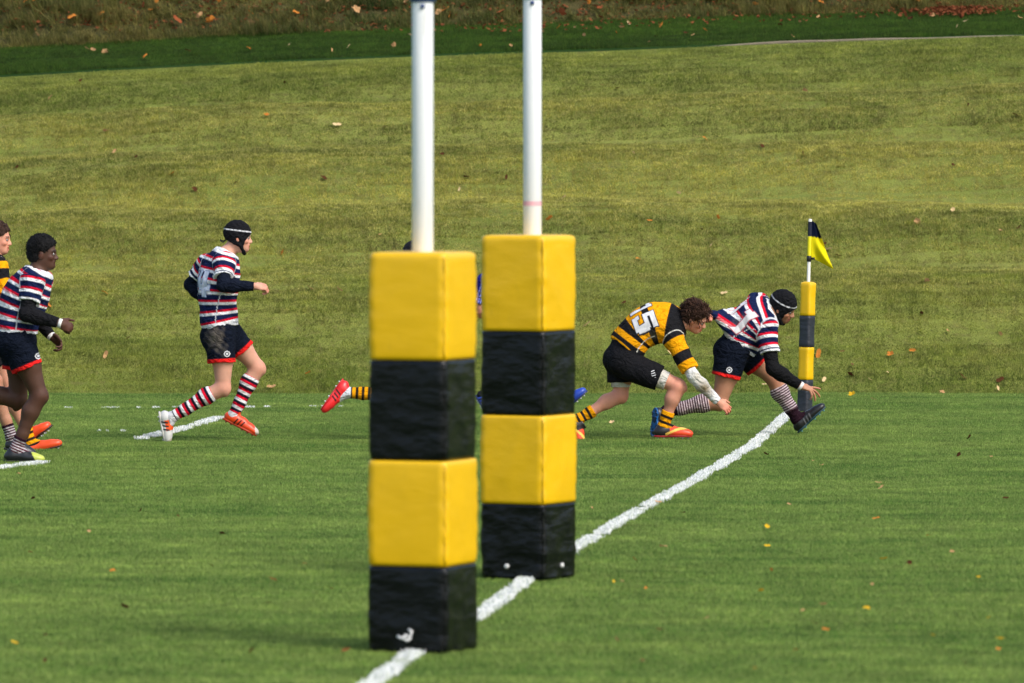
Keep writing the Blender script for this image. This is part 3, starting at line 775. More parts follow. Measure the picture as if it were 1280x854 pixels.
person('player with thin maroon and white striped sock, mostly cut off behind the others', 52.4, (14, 568),
  dict(head=(-62, 300, 0), neck=(-70, 328, 0), mid=(-78, 374, 0), pelvis=(-66, 424, 0),
       shN=(-62, 338, -.17), elN=(-70, 380, -.24), wrN=(-44, 404, -.22), handN=(-30, 410, -.2),
       shF=(-76, 336, .17), elF=(-96, 372, .22), wrF=(-80, 396, .2), handF=(-70, 406, .15),
       hipN=(-62, 430, -.1), knN=(-8, 476, -.05), anN=(14, 546, -.05), heN=(8, 562, -.05), toN=(40, 571, -.05),
       hipF=(-66, 430, .1), knF=(-72, 492, .1), anF=(-128, 520, .12), heF=(-140, 518, .12), toF=(-136, 556, .1)),
  SK_TAN,
  dict(jersey=dict(JER_H), shorts=dict(SHORTS_NV), sock=dict(SOCK_THIN, top=.8, ankle=None, seq=[(.013, S(60, 18, 32)), (.007, (.6, .56, .58))]), boot=dict(col=(.02, .02, .022)), hair=S(40, 26, 20)),
  (0, 4), seed=9, h=.008, fine=False)

# two players hidden by the posts
person('player in red boots and hooped amber socks hidden behind the nearer padded post', 54.6, (510, 556),
  dict(head=(522, 322, 0), neck=(515, 347, 0), mid=(508, 388, 0), pelvis=(508, 424, 0),
       shN=(516, 354, -.17), elN=(508, 394, -.24), wrN=(538, 410, -.22), handN=(554, 414, -.2),
       shF=(512, 352, .17), elF=(494, 384, .22), wrF=(515, 405, .2), handF=(528, 412, .15),
       hipN=(508, 430, -.1), knN=(502, 494, -.1), anN=(434, 491, -.1), heN=(428, 474, -.1), toN=(401, 512, -.11),
       hipF=(512, 428, .1), knF=(548, 470, .1), anF=(536, 532, .12), heF=(526, 550, .12), toF=(572, 553, .1)),
  SK_RED,
  dict(jersey=dict(seq=AMB, hem=.04, sseq=[(.05, AMBER), (.06, BLACK)], collar=BLACK), shorts=dict(col=(.011, .011, .013), len=.5, waist=.2),
       sock=dict(SOCK_AMB, top=.25, ankle=(.03, (.62, .64, .68)), off=-.015), boot=dict(col=S(240, 44, 48), stripe=S(70, 24, 30), lace=S(225, 40, 44), lace2=S(250, 90, 90), sole=S(200, 30, 34), stud=(.7, .7, .7)), hair=(.012, .011, .014)),
  (0, 6), seed=12, h=.008, fine=False, hairspec=dict(thick=.016, rough=.004, tuft=0))
person('person in blue sleeves and blue boots hidden behind the farther padded post', 57.0, (660, 534),
  dict(head=(660, 322, 0), neck=(652, 346, 0), mid=(648, 384, 0), pelvis=(652, 420, 0),
       shN=(632, 349, -.17), elN=(606, 352, -.24), wrN=(597, 379, -.22), handN=(599, 395, -.2),
       shF=(656, 350, .17), elF=(668, 388, .22), wrF=(694, 396, .2), handF=(702, 396, .15),
       hipN=(656, 426, -.1), knN=(692, 460, -.1), anN=(709, 500, -.1), heN=(705, 514, -.1), toN=(732, 491, -.11),
       hipF=(652, 424, .1), knF=(636, 480, .1), anF=(603, 495, .12), heF=(597, 499, .12), toF=(606, 514, .1)),
  SK_LIGHT,
  dict(jersey=dict(seq=[(.1, S(24, 28, 70)), (.1, S(24, 28, 70))], hem=.04, sleeve=1.2, arm_stripes=(S(32, 40, 132), S(130, 140, 220)), collar=S(24, 28, 70)), shorts=dict(col=(.012, .013, .02), len=.5, waist=.2),
       sock=dict(top=.25, seq=[(.1, (.014, .014, .02)), (.1, (.014, .014, .02))]), boot=dict(col=S(40, 72, 176), stripe=(.02, .02, .05), sole=S(36, 50, 110), stud=(.7, .7, .7)), hair=S(40, 28, 22)),
  (0, 6), seed=14, h=.008, fine=False, hands=dict(N=dict(curl=(25, 35, 25), n=(.3, .9, 0))))

# tackler
person('tackling player in amber and black jersey number 15 with white arm sleeve and brown hair', 54.75, (800, 551),
  dict(head=(869, 397, -.05), neck=(848, 405, -.02), mid=(806, 408, 0), pelvis=(778, 446, 0),
       shN=(842, 425, -.13), elN=(867, 471, -.2), wrN=(898, 503, -.18), handN=(916, 515, -.15),
       shF=(838, 394, .14), elF=(862, 396, .42), wrF=(880, 396, .28), handF=(892, 393, .16),
       hipN=(788, 458, -.08), knN=(848, 483, -.12), anN=(829, 532, -.1), heN=(818, 546, -.1), toN=(865, 546, -.12),
       hipF=(776, 452, .1), knF=(776, 494, .1), anF=(723, 524, .08), heF=(712, 528, .08), toF=(722, 557, .07)),
  SK_RED,
  dict(jersey=dict(seq=[(.088, BLACK), (.112, AMBER), (.06, BLACK), (.1, AMBER), (.05, BLACK), (.05, AMBER), (.16, BLACK)], off=0, hem=.1, hemtilt=.25, hemcol=AMBER, hemw=.012, sseq=[(.04, BLACK), (.12, AMBER), (.085, BLACK), (.15, AMBER)], soff=-.02, sleeve=.80, cuff=(.026, AMBER), collar=BLACK, pipe=(.7, .68, .6),
            number=('15', .56, .185, (.72, .72, .74), (.02, .02, .03)), numside=.2, numshift=.03, gap=.72, dirt=[((817, 418, 54.6), .05, S(120, 112, 90), .4)]),
       shorts=dict(col=(.010, .010, .012), len=.6, waist=.26, badge=(817, 468, -.3), badge_kind='slash', under=((.6, .58, .52), .16)),
       sock=dict(SOCK_AMB, top=.66), sockF=dict(SOCK_AMB, top=.66),
       boot=dict(col=S(238, 78, 40), flash=S(250, 200, 90), heel=(.42, (.02, .018, .02)), collar=(.02, .018, .02), lace=(.02, .02, .02), lace2=S(150, 60, 40), sole=S(160, 40, 40), stud=(.5, .5, .5)),
       sleeves=dict(N=dict(col=(.70, .70, .68), name='arm_sleeve', to=.97, dirt=[((881, 486, 54.5), .10, S(118, 96, 48), .9), ((872, 470, 54.5), .07, S(170, 160, 130), .6)]), F=dict(col=(.70, .70, .68), name='arm_sleeve', to=.97)),
       dirt=[((845, 497, 54.65), .06, S(120, 80, 60), .6), ((762, 500, 54.8), .05, S(150, 110, 84), .5), ((832, 510, 54.6), .09, S(140, 98, 70), .5)],
       hair=S(74, 50, 38)),
  (12, 28, -18, .0), seed=21, sz=.96, hairspec=dict(thick=.020, rough=.005, tuft=750, len=1.1), hands=dict(N=dict(curl=(25, 40, 30), n=(-.3, .9, -.4), spread=.08), F=dict(curl=(70, 80, 50), n=(-.2, -.5, -.8))))

# ball carrier
person('lunging player in striped jersey and scrum cap reaching towards the corner flag', 55.3, (905, 548),
  dict(head=(979, 383, -.06), neck=(960, 391, -.03), mid=(936, 408, 0), pelvis=(922, 436, 0),
       shN=(957, 408, -.15), elN=(966, 461, -.24), wrN=(1000, 482, -.22), handN=(1030, 492, -.2),
       shF=(947, 379, .16), elF=(955, 414, .32), wrF=(945, 434, .14), handF=(935, 440, .06),
       hipN=(915, 440, -.09), knN=(899, 502, -.1), anN=(833, 514, -.08), heN=(819, 512, -.17), toN=(817, 549, -.15),
       hipF=(930, 440, .09), knF=(968, 474, .1), anF=(996, 524, .12), heF=(998, 541, .12), toF=(1032, 509, .1)),
  SK_TAN,
  dict(jersey=dict(JER_H, seq=[(.042, NAVY), (.02, RED), (.024, WHITE)], off=.06, hem=.12, hemtilt=.35, sleeve=.62, pull=((914, 392, 55.3), (915, 403, 55.2), (913, 414, 55.15), (890, 393, 55.05)),
            number=('11', .56, .23, (.68, .68, .68), (.4, .08, .12)), numside=.6, numshift=.04, gap=.75, dirt=[((925, 402, 55.1), .08, S(140, 132, 118), .35)]),
       shorts=dict(SHORTS_NV, badge=(912, 463, -.3), len=.5, waist=.27, waistband=(S(24, 84, 190), .2, .40), hemdir=(0, 0, -.15)),
       sock=SOCK_THIN,
       bootN=dict(col=(.02, .022, .03), sole=S(24, 100, 170), solepat=(.02, .03, .05), stud=S(20, 50, 90), lace=(.03, .03, .03)),
       bootF=dict(col=(.013, .013, .015), stripe=(.12, .12, .13), sole=S(40, 70, 80), stud=S(90, 150, 150), lace=(.03, .03, .03), collar=(.2, .2, .22), lace2=(.2, .2, .2)),
       sleeves=dict(N=dict(col=(.009, .009, .010), to=.97), F=dict(col=(.009, .009, .010), to=.97)), bands='N', cap='plain', stubble=True, hair=(.02, .014, .01),
       dirt=[((895, 490, 55.1), .08, S(150, 104, 80), .4)]),
  (18, 27, -16, .003), seed=31, sz=1.1, hands=dict(N=dict(curl=((0, 5, 5), (18, 15, 10), (30, 25, 20), (40, 35, 25)), n=(-.35, .35, -.85), spread=.4)))

# ------------------------------------------------------------------ noise helper (numpy value noise)
_perm = np.random.default_rng(5).random((256, 256))
def vnoise(x, y):
    xi = np.floor(x).astype(int); yi = np.floor(y).astype(int); fx = x - xi; fy = y - yi
    fx = fx * fx * (3 - 2 * fx); fy = fy * fy * (3 - 2 * fy)
    g = lambda a, b: _perm[a & 255, b & 255]
    return (g(xi, yi) * (1 - fx) + g(xi + 1, yi) * fx) * (1 - fy) + (g(xi, yi + 1) * (1 - fx) + g(xi + 1, yi + 1) * fx) * fy
def fbm(x, y, o=3):
    r = 0; a = .5
    for i in range(o): r = r + a * vnoise(x * 2 ** i + 17 * i, y * 2 ** i + 5 * i); a *= .5
    return r

# ------------------------------------------------------------------ terrain
Y_TOE, Y_CREST, Y_KERB, Y_BANK = 64.2, 76.0, 76.22, 78.6
def edge_z(x, ys, D):       # height of a ground edge read off along x
    px = 640 + x * F / D
    return CAMZ + (164 - np.interp(px, [-600, 0, 150, 330, 520, 760, 1000, 1280, 1900], ys)) * D / F
def crest_z(x): return edge_z(x, [128, 97, 88, 79, 71, 64, 54, 45, 28], Y_CREST)
def bank_z(x): return edge_z(x, [84, 61, 54, 44, 36, 26, 19, 11, -4], Y_BANK)
def terrain(x, y):
    x = np.asarray(x, float); y = np.asarray(y, float)
    z = .012 * (fbm(x * .3, y * .3) - .45) * np.clip((y - 20) / 10, 0, 1)
    t = np.clip((y - Y_TOE) / (Y_CREST - Y_TOE), 0, 1)
    prof = t + .045 * np.sin(t * math.pi) - .05 * np.exp(-((t - .05) / .06) ** 2)
    u = (y - Y_TOE) + .02 * x + 1.1 * (fbm(x * .13 + 3, y * .2) - .45)
    terr = .08 * np.sin(u * 2 * math.pi / 2.15) + .03 * np.sin(u * 2 * math.pi / 1.05 + 1.2) * (fbm(x * .3, y * .3 + 9))
    rough = .16 * (fbm(x * .9, y * .9 + 40, 4) - .47)
    env = np.clip(t * 5, 0, 1) * np.clip((1 - t) * 6, 0, 1)
    zs = crest_z(x) * prof + (terr + rough * .8) * env
    z = np.where(y > Y_TOE, zs, z)
    t2 = np.clip((y - Y_CREST) / (Y_BANK - Y_CREST), 0, 1)
    z = np.where(y > Y_CREST, crest_z(x) + (bank_z(x) - crest_z(x)) * t2 + .03 * (fbm(x * .8, y * .8) - .45) * t2, z)
    t3 = np.maximum(y - Y_BANK, 0)
    zb = bank_z(x) + np.minimum(t3, 9) * .55 + np.clip(t3 - 9, 0, 60) * .12 + .5 * (fbm(x * .35, y * .35) - .45) * np.clip(t3, 0, 1) + .35 * (fbm(x * 1.1, y * 1.1 + 7) - .45) * np.clip(t3 * 2, 0, 1)
    return np.where(y > Y_BANK, zb, z)

def sheet(name, xs, ys, mat, drop=0.0):
    X, Y = np.meshgrid(xs, ys); Z = terrain(X, Y) - drop
    V = np.stack([X.ravel(), Y.ravel(), Z.ravel()], 1); n, m = len(xs), len(ys)
    i = np.arange(n - 1)[None, :] + n * np.arange(m - 1)[:, None]
    Q = np.stack([i, i + 1, i + 1 + n, i + n], -1).reshape(-1, 4)
    o = mesh_obj(name, V, Q, mat); tag(o, kind='structure'); return o
def axis_pts(lo, hi, flo, fhi, fine, coarse):
    a = list(np.linspace(lo, flo, coarse, endpoint=False)) + list(np.arange(flo, fhi, fine)) + list(np.linspace(fhi, hi, coarse))
    return np.array(a)

def turf_base(name, c0, c1, c2):
    t = NT(name); p = t.pos()
    n1 = t.noise(.6, 4, t.mapping(p, (.5, 1.6, 1))); n2 = t.noise(9, 4, p)
    c = t.mix(t.ramp(n1, [(.3, c0), (.7, c1)]), c2, t.ramp(n2, [(.45, (0, 0, 0)), (.75, (1, 1, 1))]))
    t.principled(c, .95, .1, t.bump(t.noise(60, 3, p), .8, .03)); return t.m
def turf_blades(name, lo, hi, dry, dryamt, bigscale=(.25, .9, 1), toe=None, mot=.5, bar=.3, rng=(.36, .64)):
    t = NT(name); p = t.pos()
    r = t.attr('rnd').outputs['Fac']
    big = t.noise(.9, 4, t.mapping(p, bigscale)); med = t.noise(2.6, 4, t.mapping(p, (.55, 1, 1))); fine = t.noise(11, 2, p)
    k = t.math('ADD', t.math('MULTIPLY', big, .62), t.math('MULTIPLY', med, .38))
    c = t.ramp(k, [(rng[0], lo), (rng[1], hi)])
    c = t.mix(c, dry, t.math('MULTIPLY', t.ramp(t.math('ADD', t.math('MULTIPLY', fine, .6), t.math('MULTIPLY', r, .4)), [(.42, (0, 0, 0)), (.66, (1, 1, 1))]), dryamt))
    if toe is not None:
        sep = t.n('ShaderNodeSeparateXYZ'); t.l(p, sep.inputs[0])
        mr = t.n('ShaderNodeMapRange'); mr.inputs['From Min'].default_value = 64.0; mr.inputs['From Max'].default_value = 69.5; mr.inputs['To Min'].default_value = 1.35; mr.inputs['To Max'].default_value = -.25
        t.l(sep.outputs['Y'], mr.inputs['Value'])
        k2 = t.math('ADD', mr.outputs[0], t.math('MULTIPLY', t.math('SUBTRACT', med, .5), 3.0))
        c = t.mix(c, toe, t.math('MULTIPLY', t.ramp(k2, [(.1, (0, 0, 0)), (.9, (1, 1, 1))]), .6))
        mr2 = t.n('ShaderNodeMapRange'); mr2.inputs['From Min'].default_value = 73.2; mr2.inputs['From Max'].default_value = 76.0; t.l(sep.outputs['Y'], mr2.inputs['Value'])
        c = t.mix(c, toe, t.math('MULTIPLY', mr2.outputs[0], .55))
    # tufts: darker thatch between, brighter crowns, streaked along the mowing direction
    mo = t.math('ADD', t.math('MULTIPLY', t.noise(4.2, 5, t.mapping(p, (.5, 1, 1)), .68), .6), t.math('MULTIPLY', t.noise(15, 3, t.mapping(p, (.7, 1, 1)), .6), .4))
    c = t.mix(c, t.mix(c, t.ramp(mo, [(.36, (mot,) * 3), (.5, (.85, .85, .85)), (.64, (1.3, 1.25, 1.15))]), 1.0, 'MULTIPLY'), 1.0)
    bare = t.ramp(t.noise(1.7, 5, t.mapping(p, (.6, 1, 1)), .62), [(.66, (0, 0, 0)), (.74, (1, 1, 1))])
    c = t.mix(c, (.09, .07, .035), t.math('MULTIPLY', bare, bar))
    c = t.mix(c, t.mix(c, (.35, .38, .3), 1.0, 'MULTIPLY'), t.math('MULTIPLY', t.ramp(r, [(.0, (1, 1, 1)), (.5, (0, 0, 0))]), .7))
    d = t.n('ShaderNodeBsdfDiffuse'); tr = t.n('ShaderNodeBsdfTranslucent'); g = t.n('ShaderNodeBsdfGlossy'); g.inputs['Roughness'].default_value = .5
    t.l(c, d.inputs['Color']); t.l(t.mix(c, (1.0, 1.0, .5), .15), tr.inputs['Color'])
    m = t.n('ShaderNodeMixShader'); m.inputs[0].default_value = .3; t.l(d.outputs[0], m.inputs[1]); t.l(tr.outputs[0], m.inputs[2])
    m2 = t.n('ShaderNodeMixShader'); m2.inputs[0].default_value = .008; t.l(m.outputs[0], m2.inputs[1]); t.l(g.outputs[0], m2.inputs[2])
    t.l(m2.outputs[0], t.out.inputs['Surface']); return t.m

M['field_soil'] = turf_base('field_thatch', (.05, .11, .018), (.085, .15, .026), (.11, .14, .04))
M['slope_soil'] = turf_base('slope_thatch', (.13, .17, .03), (.23, .25, .055), (.14, .13, .04))
M['strip_soil_shade_tint'] = turf_base('strip_thatch_shade_tint', (.012, .040, .004), (.018, .055, .006), (.03, .045, .008))  # tree shade over the verge is put into this dark green base colour
M['bank_soil'] = turf_base('bank_thatch', (.045, .044, .014), (.085, .072, .028), (.02, .03, .01))
M['field_blade'] = turf_blades('field_turf', (.085, .215, .030), (.270, .400, .080), (.46, .48, .17), .36, mot=.55, bar=.35)
M['slope_blade'] = turf_blades('slope_turf', (.140, .190, .020), (.480, .450, .080), (.74, .64, .24), .55, (.09, .75, .75), (.125, .225, .026), .46, .4, (.40, .60))
M['strip_blade_shade_tint'] = turf_blades('strip_turf_shade_tint', (.012, .052, .003), (.046, .118, .008), (.13, .19, .025), .4)  # verge blades darkened in colour to carry the shade; nothing casts it
M['bank_blade'] = turf_blades('bank_turf', (.018, .078, .008), (.21, .19, .045), (.46, .34, .14), .36, (.35, .35, .35))

sheet('playing_field', axis_pts(-400, 400, -12, 12, .8, 8), np.concatenate([np.linspace(-60, 24, 12), np.arange(25, Y_TOE, .8), [Y_TOE]]), M['field_soil'])
sheet('grassy_slope', axis_pts(-400, 400, -12, 12, .16, 40), np.concatenate([np.linspace(Y_TOE, Y_CREST, 75)]), M['slope_soil'])
sheet('verge_strip', axis_pts(-400, 400, -12, 12, .3, 40), np.linspace(Y_CREST, Y_BANK, 10), M['strip_soil_shade_tint'])
sheet('rough_bank', axis_pts(-400, 400, -12, 12, .2, 40), np.concatenate([np.linspace(Y_BANK, Y_BANK + 12, 50), np.linspace(92, 160, 15), [400, 900, 2500]]), M['bank_soil'])

# ------------------------------------------------------------------ grass
def blade_mesh(name, n, size, hmin, hmax, w, lean, mat, seed, clump=0, flat=0.0):
    r = np.random.default_rng(seed)
    x = r.uniform(-.53, .53, n) * size; y = r.uniform(-.53, .53, n) * size
    h = r.uniform(hmin, hmax, n)
    if clump:
        cx = r.uniform(-.5, .5, (clump, 2)) * size; ci = r.integers(0, clump, n); ch = r.uniform(.35, 1, clump)
        x = cx[ci, 0] + r.normal(0, .035, n); y = cx[ci, 1] + r.normal(0, .035, n); h *= ch[ci]
    a = r.uniform(0, 6.283, n); ln = np.abs(r.normal(0, lean, n)) + flat; b = r.uniform(0, 6.283, n)
    dx, dy = np.cos(a) * np.sin(ln), np.sin(a) * np.sin(ln); dz = np.cos(ln)
    sx, sy = np.cos(b) * w * .5, np.sin(b) * w * .5
    wv = r.uniform(.7, 1.3, n); sx *= wv; sy *= wv
    P = np.zeros((n, 5, 3))
    P[:, 0] = np.stack([x - sx, y - sy, np.full(n, -.01)], 1); P[:, 1] = np.stack([x + sx, y + sy, np.full(n, -.01)], 1)
    mx, my, mz = x + dx * h * .5, y + dy * h * .5, dz * h * .6
    P[:, 2] = np.stack([mx - sx * .8, my - sy * .8, mz], 1); P[:, 3] = np.stack([mx + sx * .8, my + sy * .8, mz], 1)
    P[:, 4] = np.stack([x + dx * h * 1.25, y + dy * h * 1.25, dz * h], 1)
    k = np.arange(n)[:, None] * 5
    Fc = np.concatenate([k + [0, 1, 3], k + [0, 3, 2], k + [2, 3, 4]])
    me = bpy.data.meshes.new(name)
    me.vertices.add(n * 5); me.vertices.foreach_set('co', P.astype(np.float32).ravel())
    me.loops.add(Fc.size); me.loops.foreach_set('vertex_index', Fc.astype(np.int32).ravel())
    me.polygons.add(len(Fc)); me.polygons.foreach_set('loop_start', np.arange(0, Fc.size, 3, dtype=np.int32)); me.update(calc_edges=True)
    at_ = me.attributes.new('rnd', 'FLOAT', 'POINT'); at_.data.foreach_set('value', np.repeat(r.random(n), 5).astype(np.float32))
    me.materials.append(mat)
    return bpy.data.objects.new(name, me)

def scatter(name, pts, rots, scl, protos):
    """one stuff object: turf patches instanced on points of its own mesh"""
    coll = bpy.data.collections.new(name + '_patches')
    for p in protos: coll.objects.link(p)
    me = bpy.data.meshes.new(name); me.vertices.add(len(pts)); me.vertices.foreach_set('co', np.asarray(pts, np.float32).ravel())
    for nm, arr, typ in (('rot', rots, 'FLOAT_VECTOR'), ('scl', scl, 'FLOAT_VECTOR')):
        a = me.attributes.new(nm, typ, 'POINT'); a.data.foreach_set('vector' if typ == 'FLOAT_VECTOR' else 'value', np.asarray(arr, np.float32).ravel())
    o = bpy.data.objects.new(name, me); link(o); tag(o, kind='stuff')
    g = bpy.data.node_groups.new(name, 'GeometryNodeTree')
    g.interface.new_socket('Geometry', in_out='INPUT', socket_type='NodeSocketGeometry'); g.interface.new_socket('Geometry', in_out='OUTPUT', socket_type='NodeSocketGeometry')
    N = g.nodes.new; gi, go = N('NodeGroupInput'), N('NodeGroupOutput')
    ci = N('GeometryNodeCollectionInfo'); ci.inputs['Collection'].default_value = coll; ci.inputs['Separate Children'].default_value = True; ci.inputs['Reset Children'].default_value = True
    ip = N('GeometryNodeInstanceOnPoints'); ip.inputs['Pick Instance'].default_value = True
    ra = N('GeometryNodeInputNamedAttribute'); ra.data_type = 'FLOAT_VECTOR'; ra.inputs['Name'].default_value = 'rot'
    sa = N('GeometryNodeInputNamedAttribute'); sa.data_type = 'FLOAT_VECTOR'; sa.inputs['Name'].default_value = 'scl'
    e = N('FunctionNodeEulerToRotation')
    L = g.links.new
    L(gi.outputs[0], ip.inputs['Points']); L(ci.outputs[0], ip.inputs['Instance']); L(ra.outputs[0], e.inputs[0]); L(e.outputs[0], ip.inputs['Rotation']); L(sa.outputs[0], ip.inputs['Scale'])
    rv = N('FunctionNodeRandomValue'); rv.data_type = 'INT'; rv.inputs[4].default_value = 0; rv.inputs[5].default_value = len(protos) - 1; L(rv.outputs[2], ip.inputs['Instance Index'])
    L(ip.outputs[0], go.inputs[0])
    md = o.modifiers.new('patches', 'NODES'); md.node_group = g
    return o
def patches(y0, y1, step, margin=1.6, vary=.0):
    P, Rr, Sc = [], [], []; rj = random.Random(int(y0 * 10))
    for y in np.arange(y0 + step / 2, y1, step):
        hw = .0765 * y + margin
        for x in np.arange(-hw, hw + step, step) + rj.uniform(-.5, .5) * step:
            P.append((x, y, float(terrain(x, y))))
            e = .2
            gx = float(terrain(x + e, y) - terrain(x - e, y)) / (2 * e); gy = float(terrain(x, min(y + e, y1)) - terrain(x, max(y - e, y0))) / (min(y + e, y1) - max(y - e, y0))
            Rr.append((math.atan(gy), -math.atan(gx), 0)); n_ = float(fbm(np.array(x * 1.1 + 50), np.array(y * 2.2), 3)) - .44 + rj.gauss(0, .06); Sc.append((1.06, 1.06, min(max(1 + vary * n_ * 2.6, .5), 2.4)))
    return np.array(P), np.array(Rr), np.array(Sc)

st = .4
scatter('turf_grass', *patches(27.5, Y_TOE, st, 1.6, .5), [blade_mesh('turf_patch', 1900, st, .012, .028, .0042, .6, M['field_blade'], 100 + i) for i in range(6)])
st = .25
scatter('slope_grass', *patches(Y_TOE, Y_CREST, st, 1.2, .9), [blade_mesh('slope_patch', 900, st, .010, .028, .0050, .85, M['slope_blade'], 200 + i) for i in range(10)])
scatter('verge_grass', *patches(Y_KERB - .02, Y_BANK, st, 1.2, .8), [blade_mesh('verge_patch', 600, st, .02, .04, .005, .45, M['strip_blade_shade_tint'], 300 + i) for i in range(4)])
scatter('rough_grass', *patches(Y_BANK - .1, Y_BANK + 9, .4, 1.6, 1.0), [blade_mesh('rough_patch', 900, .4, .04, .20, .007, .6, M['bank_blade'], 400 + i, clump=26) for i in range(6)])

# ------------------------------------------------------------------ painted lines (white sprayed turf: short white blades on a thin worn sheet)
def line_mat():
    t = NT('line_paint'); p = t.pos(); r = t.attr('rnd').outputs['Fac']
    c = t.mix((.80, .81, .80), (.42, .50, .34), t.math('MULTIPLY', t.ramp(r, [(.72, (0, 0, 0)), (.95, (1, 1, 1))]), 1.0))
    t.principled(c, .8, .2); return t.m
M['line'] = line_mat()
def turf_line(name, pts, width, dens, hmin=.024, hmax=.040, gap=None, wob=.012):
    r = np.random.default_rng(len(name) * 7 + int(width * 1000)); P = []
    for a, b in zip(pts[:-1], pts[1:]):
        a = np.array(a[:2]); b = np.array(b[:2]); L = np.linalg.norm(b - a); n = int(L * width * dens); d = (b - a) / L; s = np.array([-d[1], d[0]])
        l = r.random(n) * L; o = np.clip(r.normal(0, .36, n), -1, 1) * width * .5 if False else (r.random(n) - .5) * width
        q = a + np.outer(l, d)
        o = o * (1 + .25 * (fbm(q[:, 0] * 9, q[:, 1] * 3) - .45)) + wob * 2 * (fbm(q[:, 1] * 1.3, q[:, 0] * .7 + 4) - .45) + r.normal(0, .006, n)
        keep = fbm(q[:, 0] * 14, q[:, 1] * 7 + 3, 2) > (gap if gap is not None else .12)
        P.append((q + np.outer(o, s))[keep])
    P = np.concatenate(P); n = len(P); z = terrain(P[:, 0], P[:, 1])
    h = r.uniform(hmin, hmax, n); a = r.uniform(0, 6.28, n); ln = np.abs(r.normal(0, .4, n)); b = r.uniform(0, 6.28, n); w = .003
    V = np.zeros((n, 3, 3)); c_, s_ = np.cos(b) * w, np.sin(b) * w
    V[:, 0] = np.stack([P[:, 0] - c_, P[:, 1] - s_, z], 1); V[:, 1] = np.stack([P[:, 0] + c_, P[:, 1] + s_, z], 1)
    V[:, 2] = np.stack([P[:, 0] + np.cos(a) * np.sin(ln) * h, P[:, 1] + np.sin(a) * np.sin(ln) * h, z + h * np.cos(ln)], 1)
    # blunt tips: quads
    V4 = np.concatenate([V[:, :2], V[:, 2:] + np.stack([c_ * .7, s_ * .7, 0 * c_], 1)[:, None], V[:, 2:] - np.stack([c_ * .7, s_ * .7, 0 * c_], 1)[:, None]], 1).reshape(-1, 3)
    Fq = np.arange(n * 4).reshape(-1, 4)
    o = mesh_obj(name, V4, Fq, M['line'], smooth=False)
    at_ = o.data.attributes.new('rnd', 'FLOAT', 'POINT'); at_.data.foreach_set('value', np.repeat(r.random(n), 4).astype(np.float32))
    tag(o, kind='structure'); return o
g = ground_at
turf_line('goal_line', [g(388, 914), g(471, 855), g(513, 824), g(603, 771), g(655, 730), g(725, 685), g(825, 627), g(904, 583), g(940, 560), g(962, 541), g(985, 521), g(1001, 511)], .082, 22000, gap=.25, wob=.018)
turf_line('five_metre_line', [g(176, 551), g(225, 540), g(274, 525)], .10, 16000, gap=.3)
turf_line('five_metre_line', [g(-60, 600), g(-5, 588), g(54, 581)], .10, 16000, gap=.3)
turf_line('touch_line', [g(-160, 507), g(60, 512), g(240, 511), g(430, 510)], .09, 9000, hmin=.014, hmax=.028, gap=.43)
turf_line('dash_line', [g(84, 541), g(182, 541)], .08, 8000, hmin=.014, hmax=.030, gap=.48)
turf_line('dash_line', [g(236, 537), g(262, 536)], .09, 6000, hmin=.018, hmax=.034, gap=.5)

# ------------------------------------------------------------------ kerb along the top of the slope
V, Fc = [], []
kx = np.arange(-14, 14.01, .25); base_line = crest_z(kx)
kz = np.interp(kx, [-14, 1.0, 3.2, 14], [crest_z(-14.) - .12, crest_z(1.0) - .03, crest_z(3.2) + .022, crest_z(14.) + .03])
for x, zt in zip(kx, kz):
    for dy, dz in ((.0, -.2), (.0, .0), (.012, .012), (.10, .012), (.112, 0), (.112, -.2)): V.append((x, Y_CREST + .03 + dy, zt + dz + .004 * math.sin(x * 5)))
for i in range(len(kx) - 1):
    for k in range(5): Fc.append((i * 6 + k, (i + 1) * 6 + k, (i + 1) * 6 + k + 1, i * 6 + k + 1))
ko = mesh_obj('kerb', np.array(V), Fc, mat_plain('kerb_concrete', S(126, 116, 98), .9, .2, .45, 6, 40, .5, .01), smooth=False); tag(ko, kind='structure')

# ------------------------------------------------------------------ goal posts
def vinyl(name, col, rough, bs=.45):
    t = NT(name); p = t.pos()
    c = t.mix(tuple(q * .80 for q in col), tuple(min(1, q * 1.08) for q in col), t.noise(3.5, 4, p))
    sc = t.ramp(t.noise(40, 3, t.mapping(p, (1, 1, .3))), [(.60, (0, 0, 0)), (.74, (1, 1, 1))])
    c = t.mix(c, tuple(q * .8 + .008 for q in col), t.math('MULTIPLY', sc, .35))
    h = t.math('ADD', t.noise(5, 3, t.mapping(p, (1, 1, 2.2), (.5, .4, .3)), .5), t.math('MULTIPLY', t.noise(260, 1, p), .06))
    t.principled(c, rough, .5 if bs < .5 else .28, t.bump(h, bs, .035)); return t.m
M['vinyl_y'] = vinyl('yellow_vinyl', S(230, 182, 0), .40, .12)
M['vinyl_k'] = vinyl('black_vinyl', (.0028, .0036, .0045), .25, .55)
def pole_mat():
    t = NT('white_painted_pole'); p = t.pos()
    c = t.mix((.80, .82, .84), (.86, .87, .88), t.noise(4, 4, t.mapping(p, (6, 6, .6))))
    c = t.mix(c, (.45, .44, .40), t.math('MULTIPLY', t.ramp(t.noise(14, 4, t.mapping(p, (1, 1, .2))), [(.66, (0, 0, 0)), (.76, (1, 1, 1))]), .5))
    t.principled(c, .4, .5, t.bump(t.noise(30, 2, p), .08, .005)); return t.m
M['pole'] = pole_mat(); M['steel_blue'] = mat_plain('blue_bracket', S(52, 74, 122), .5, .4)

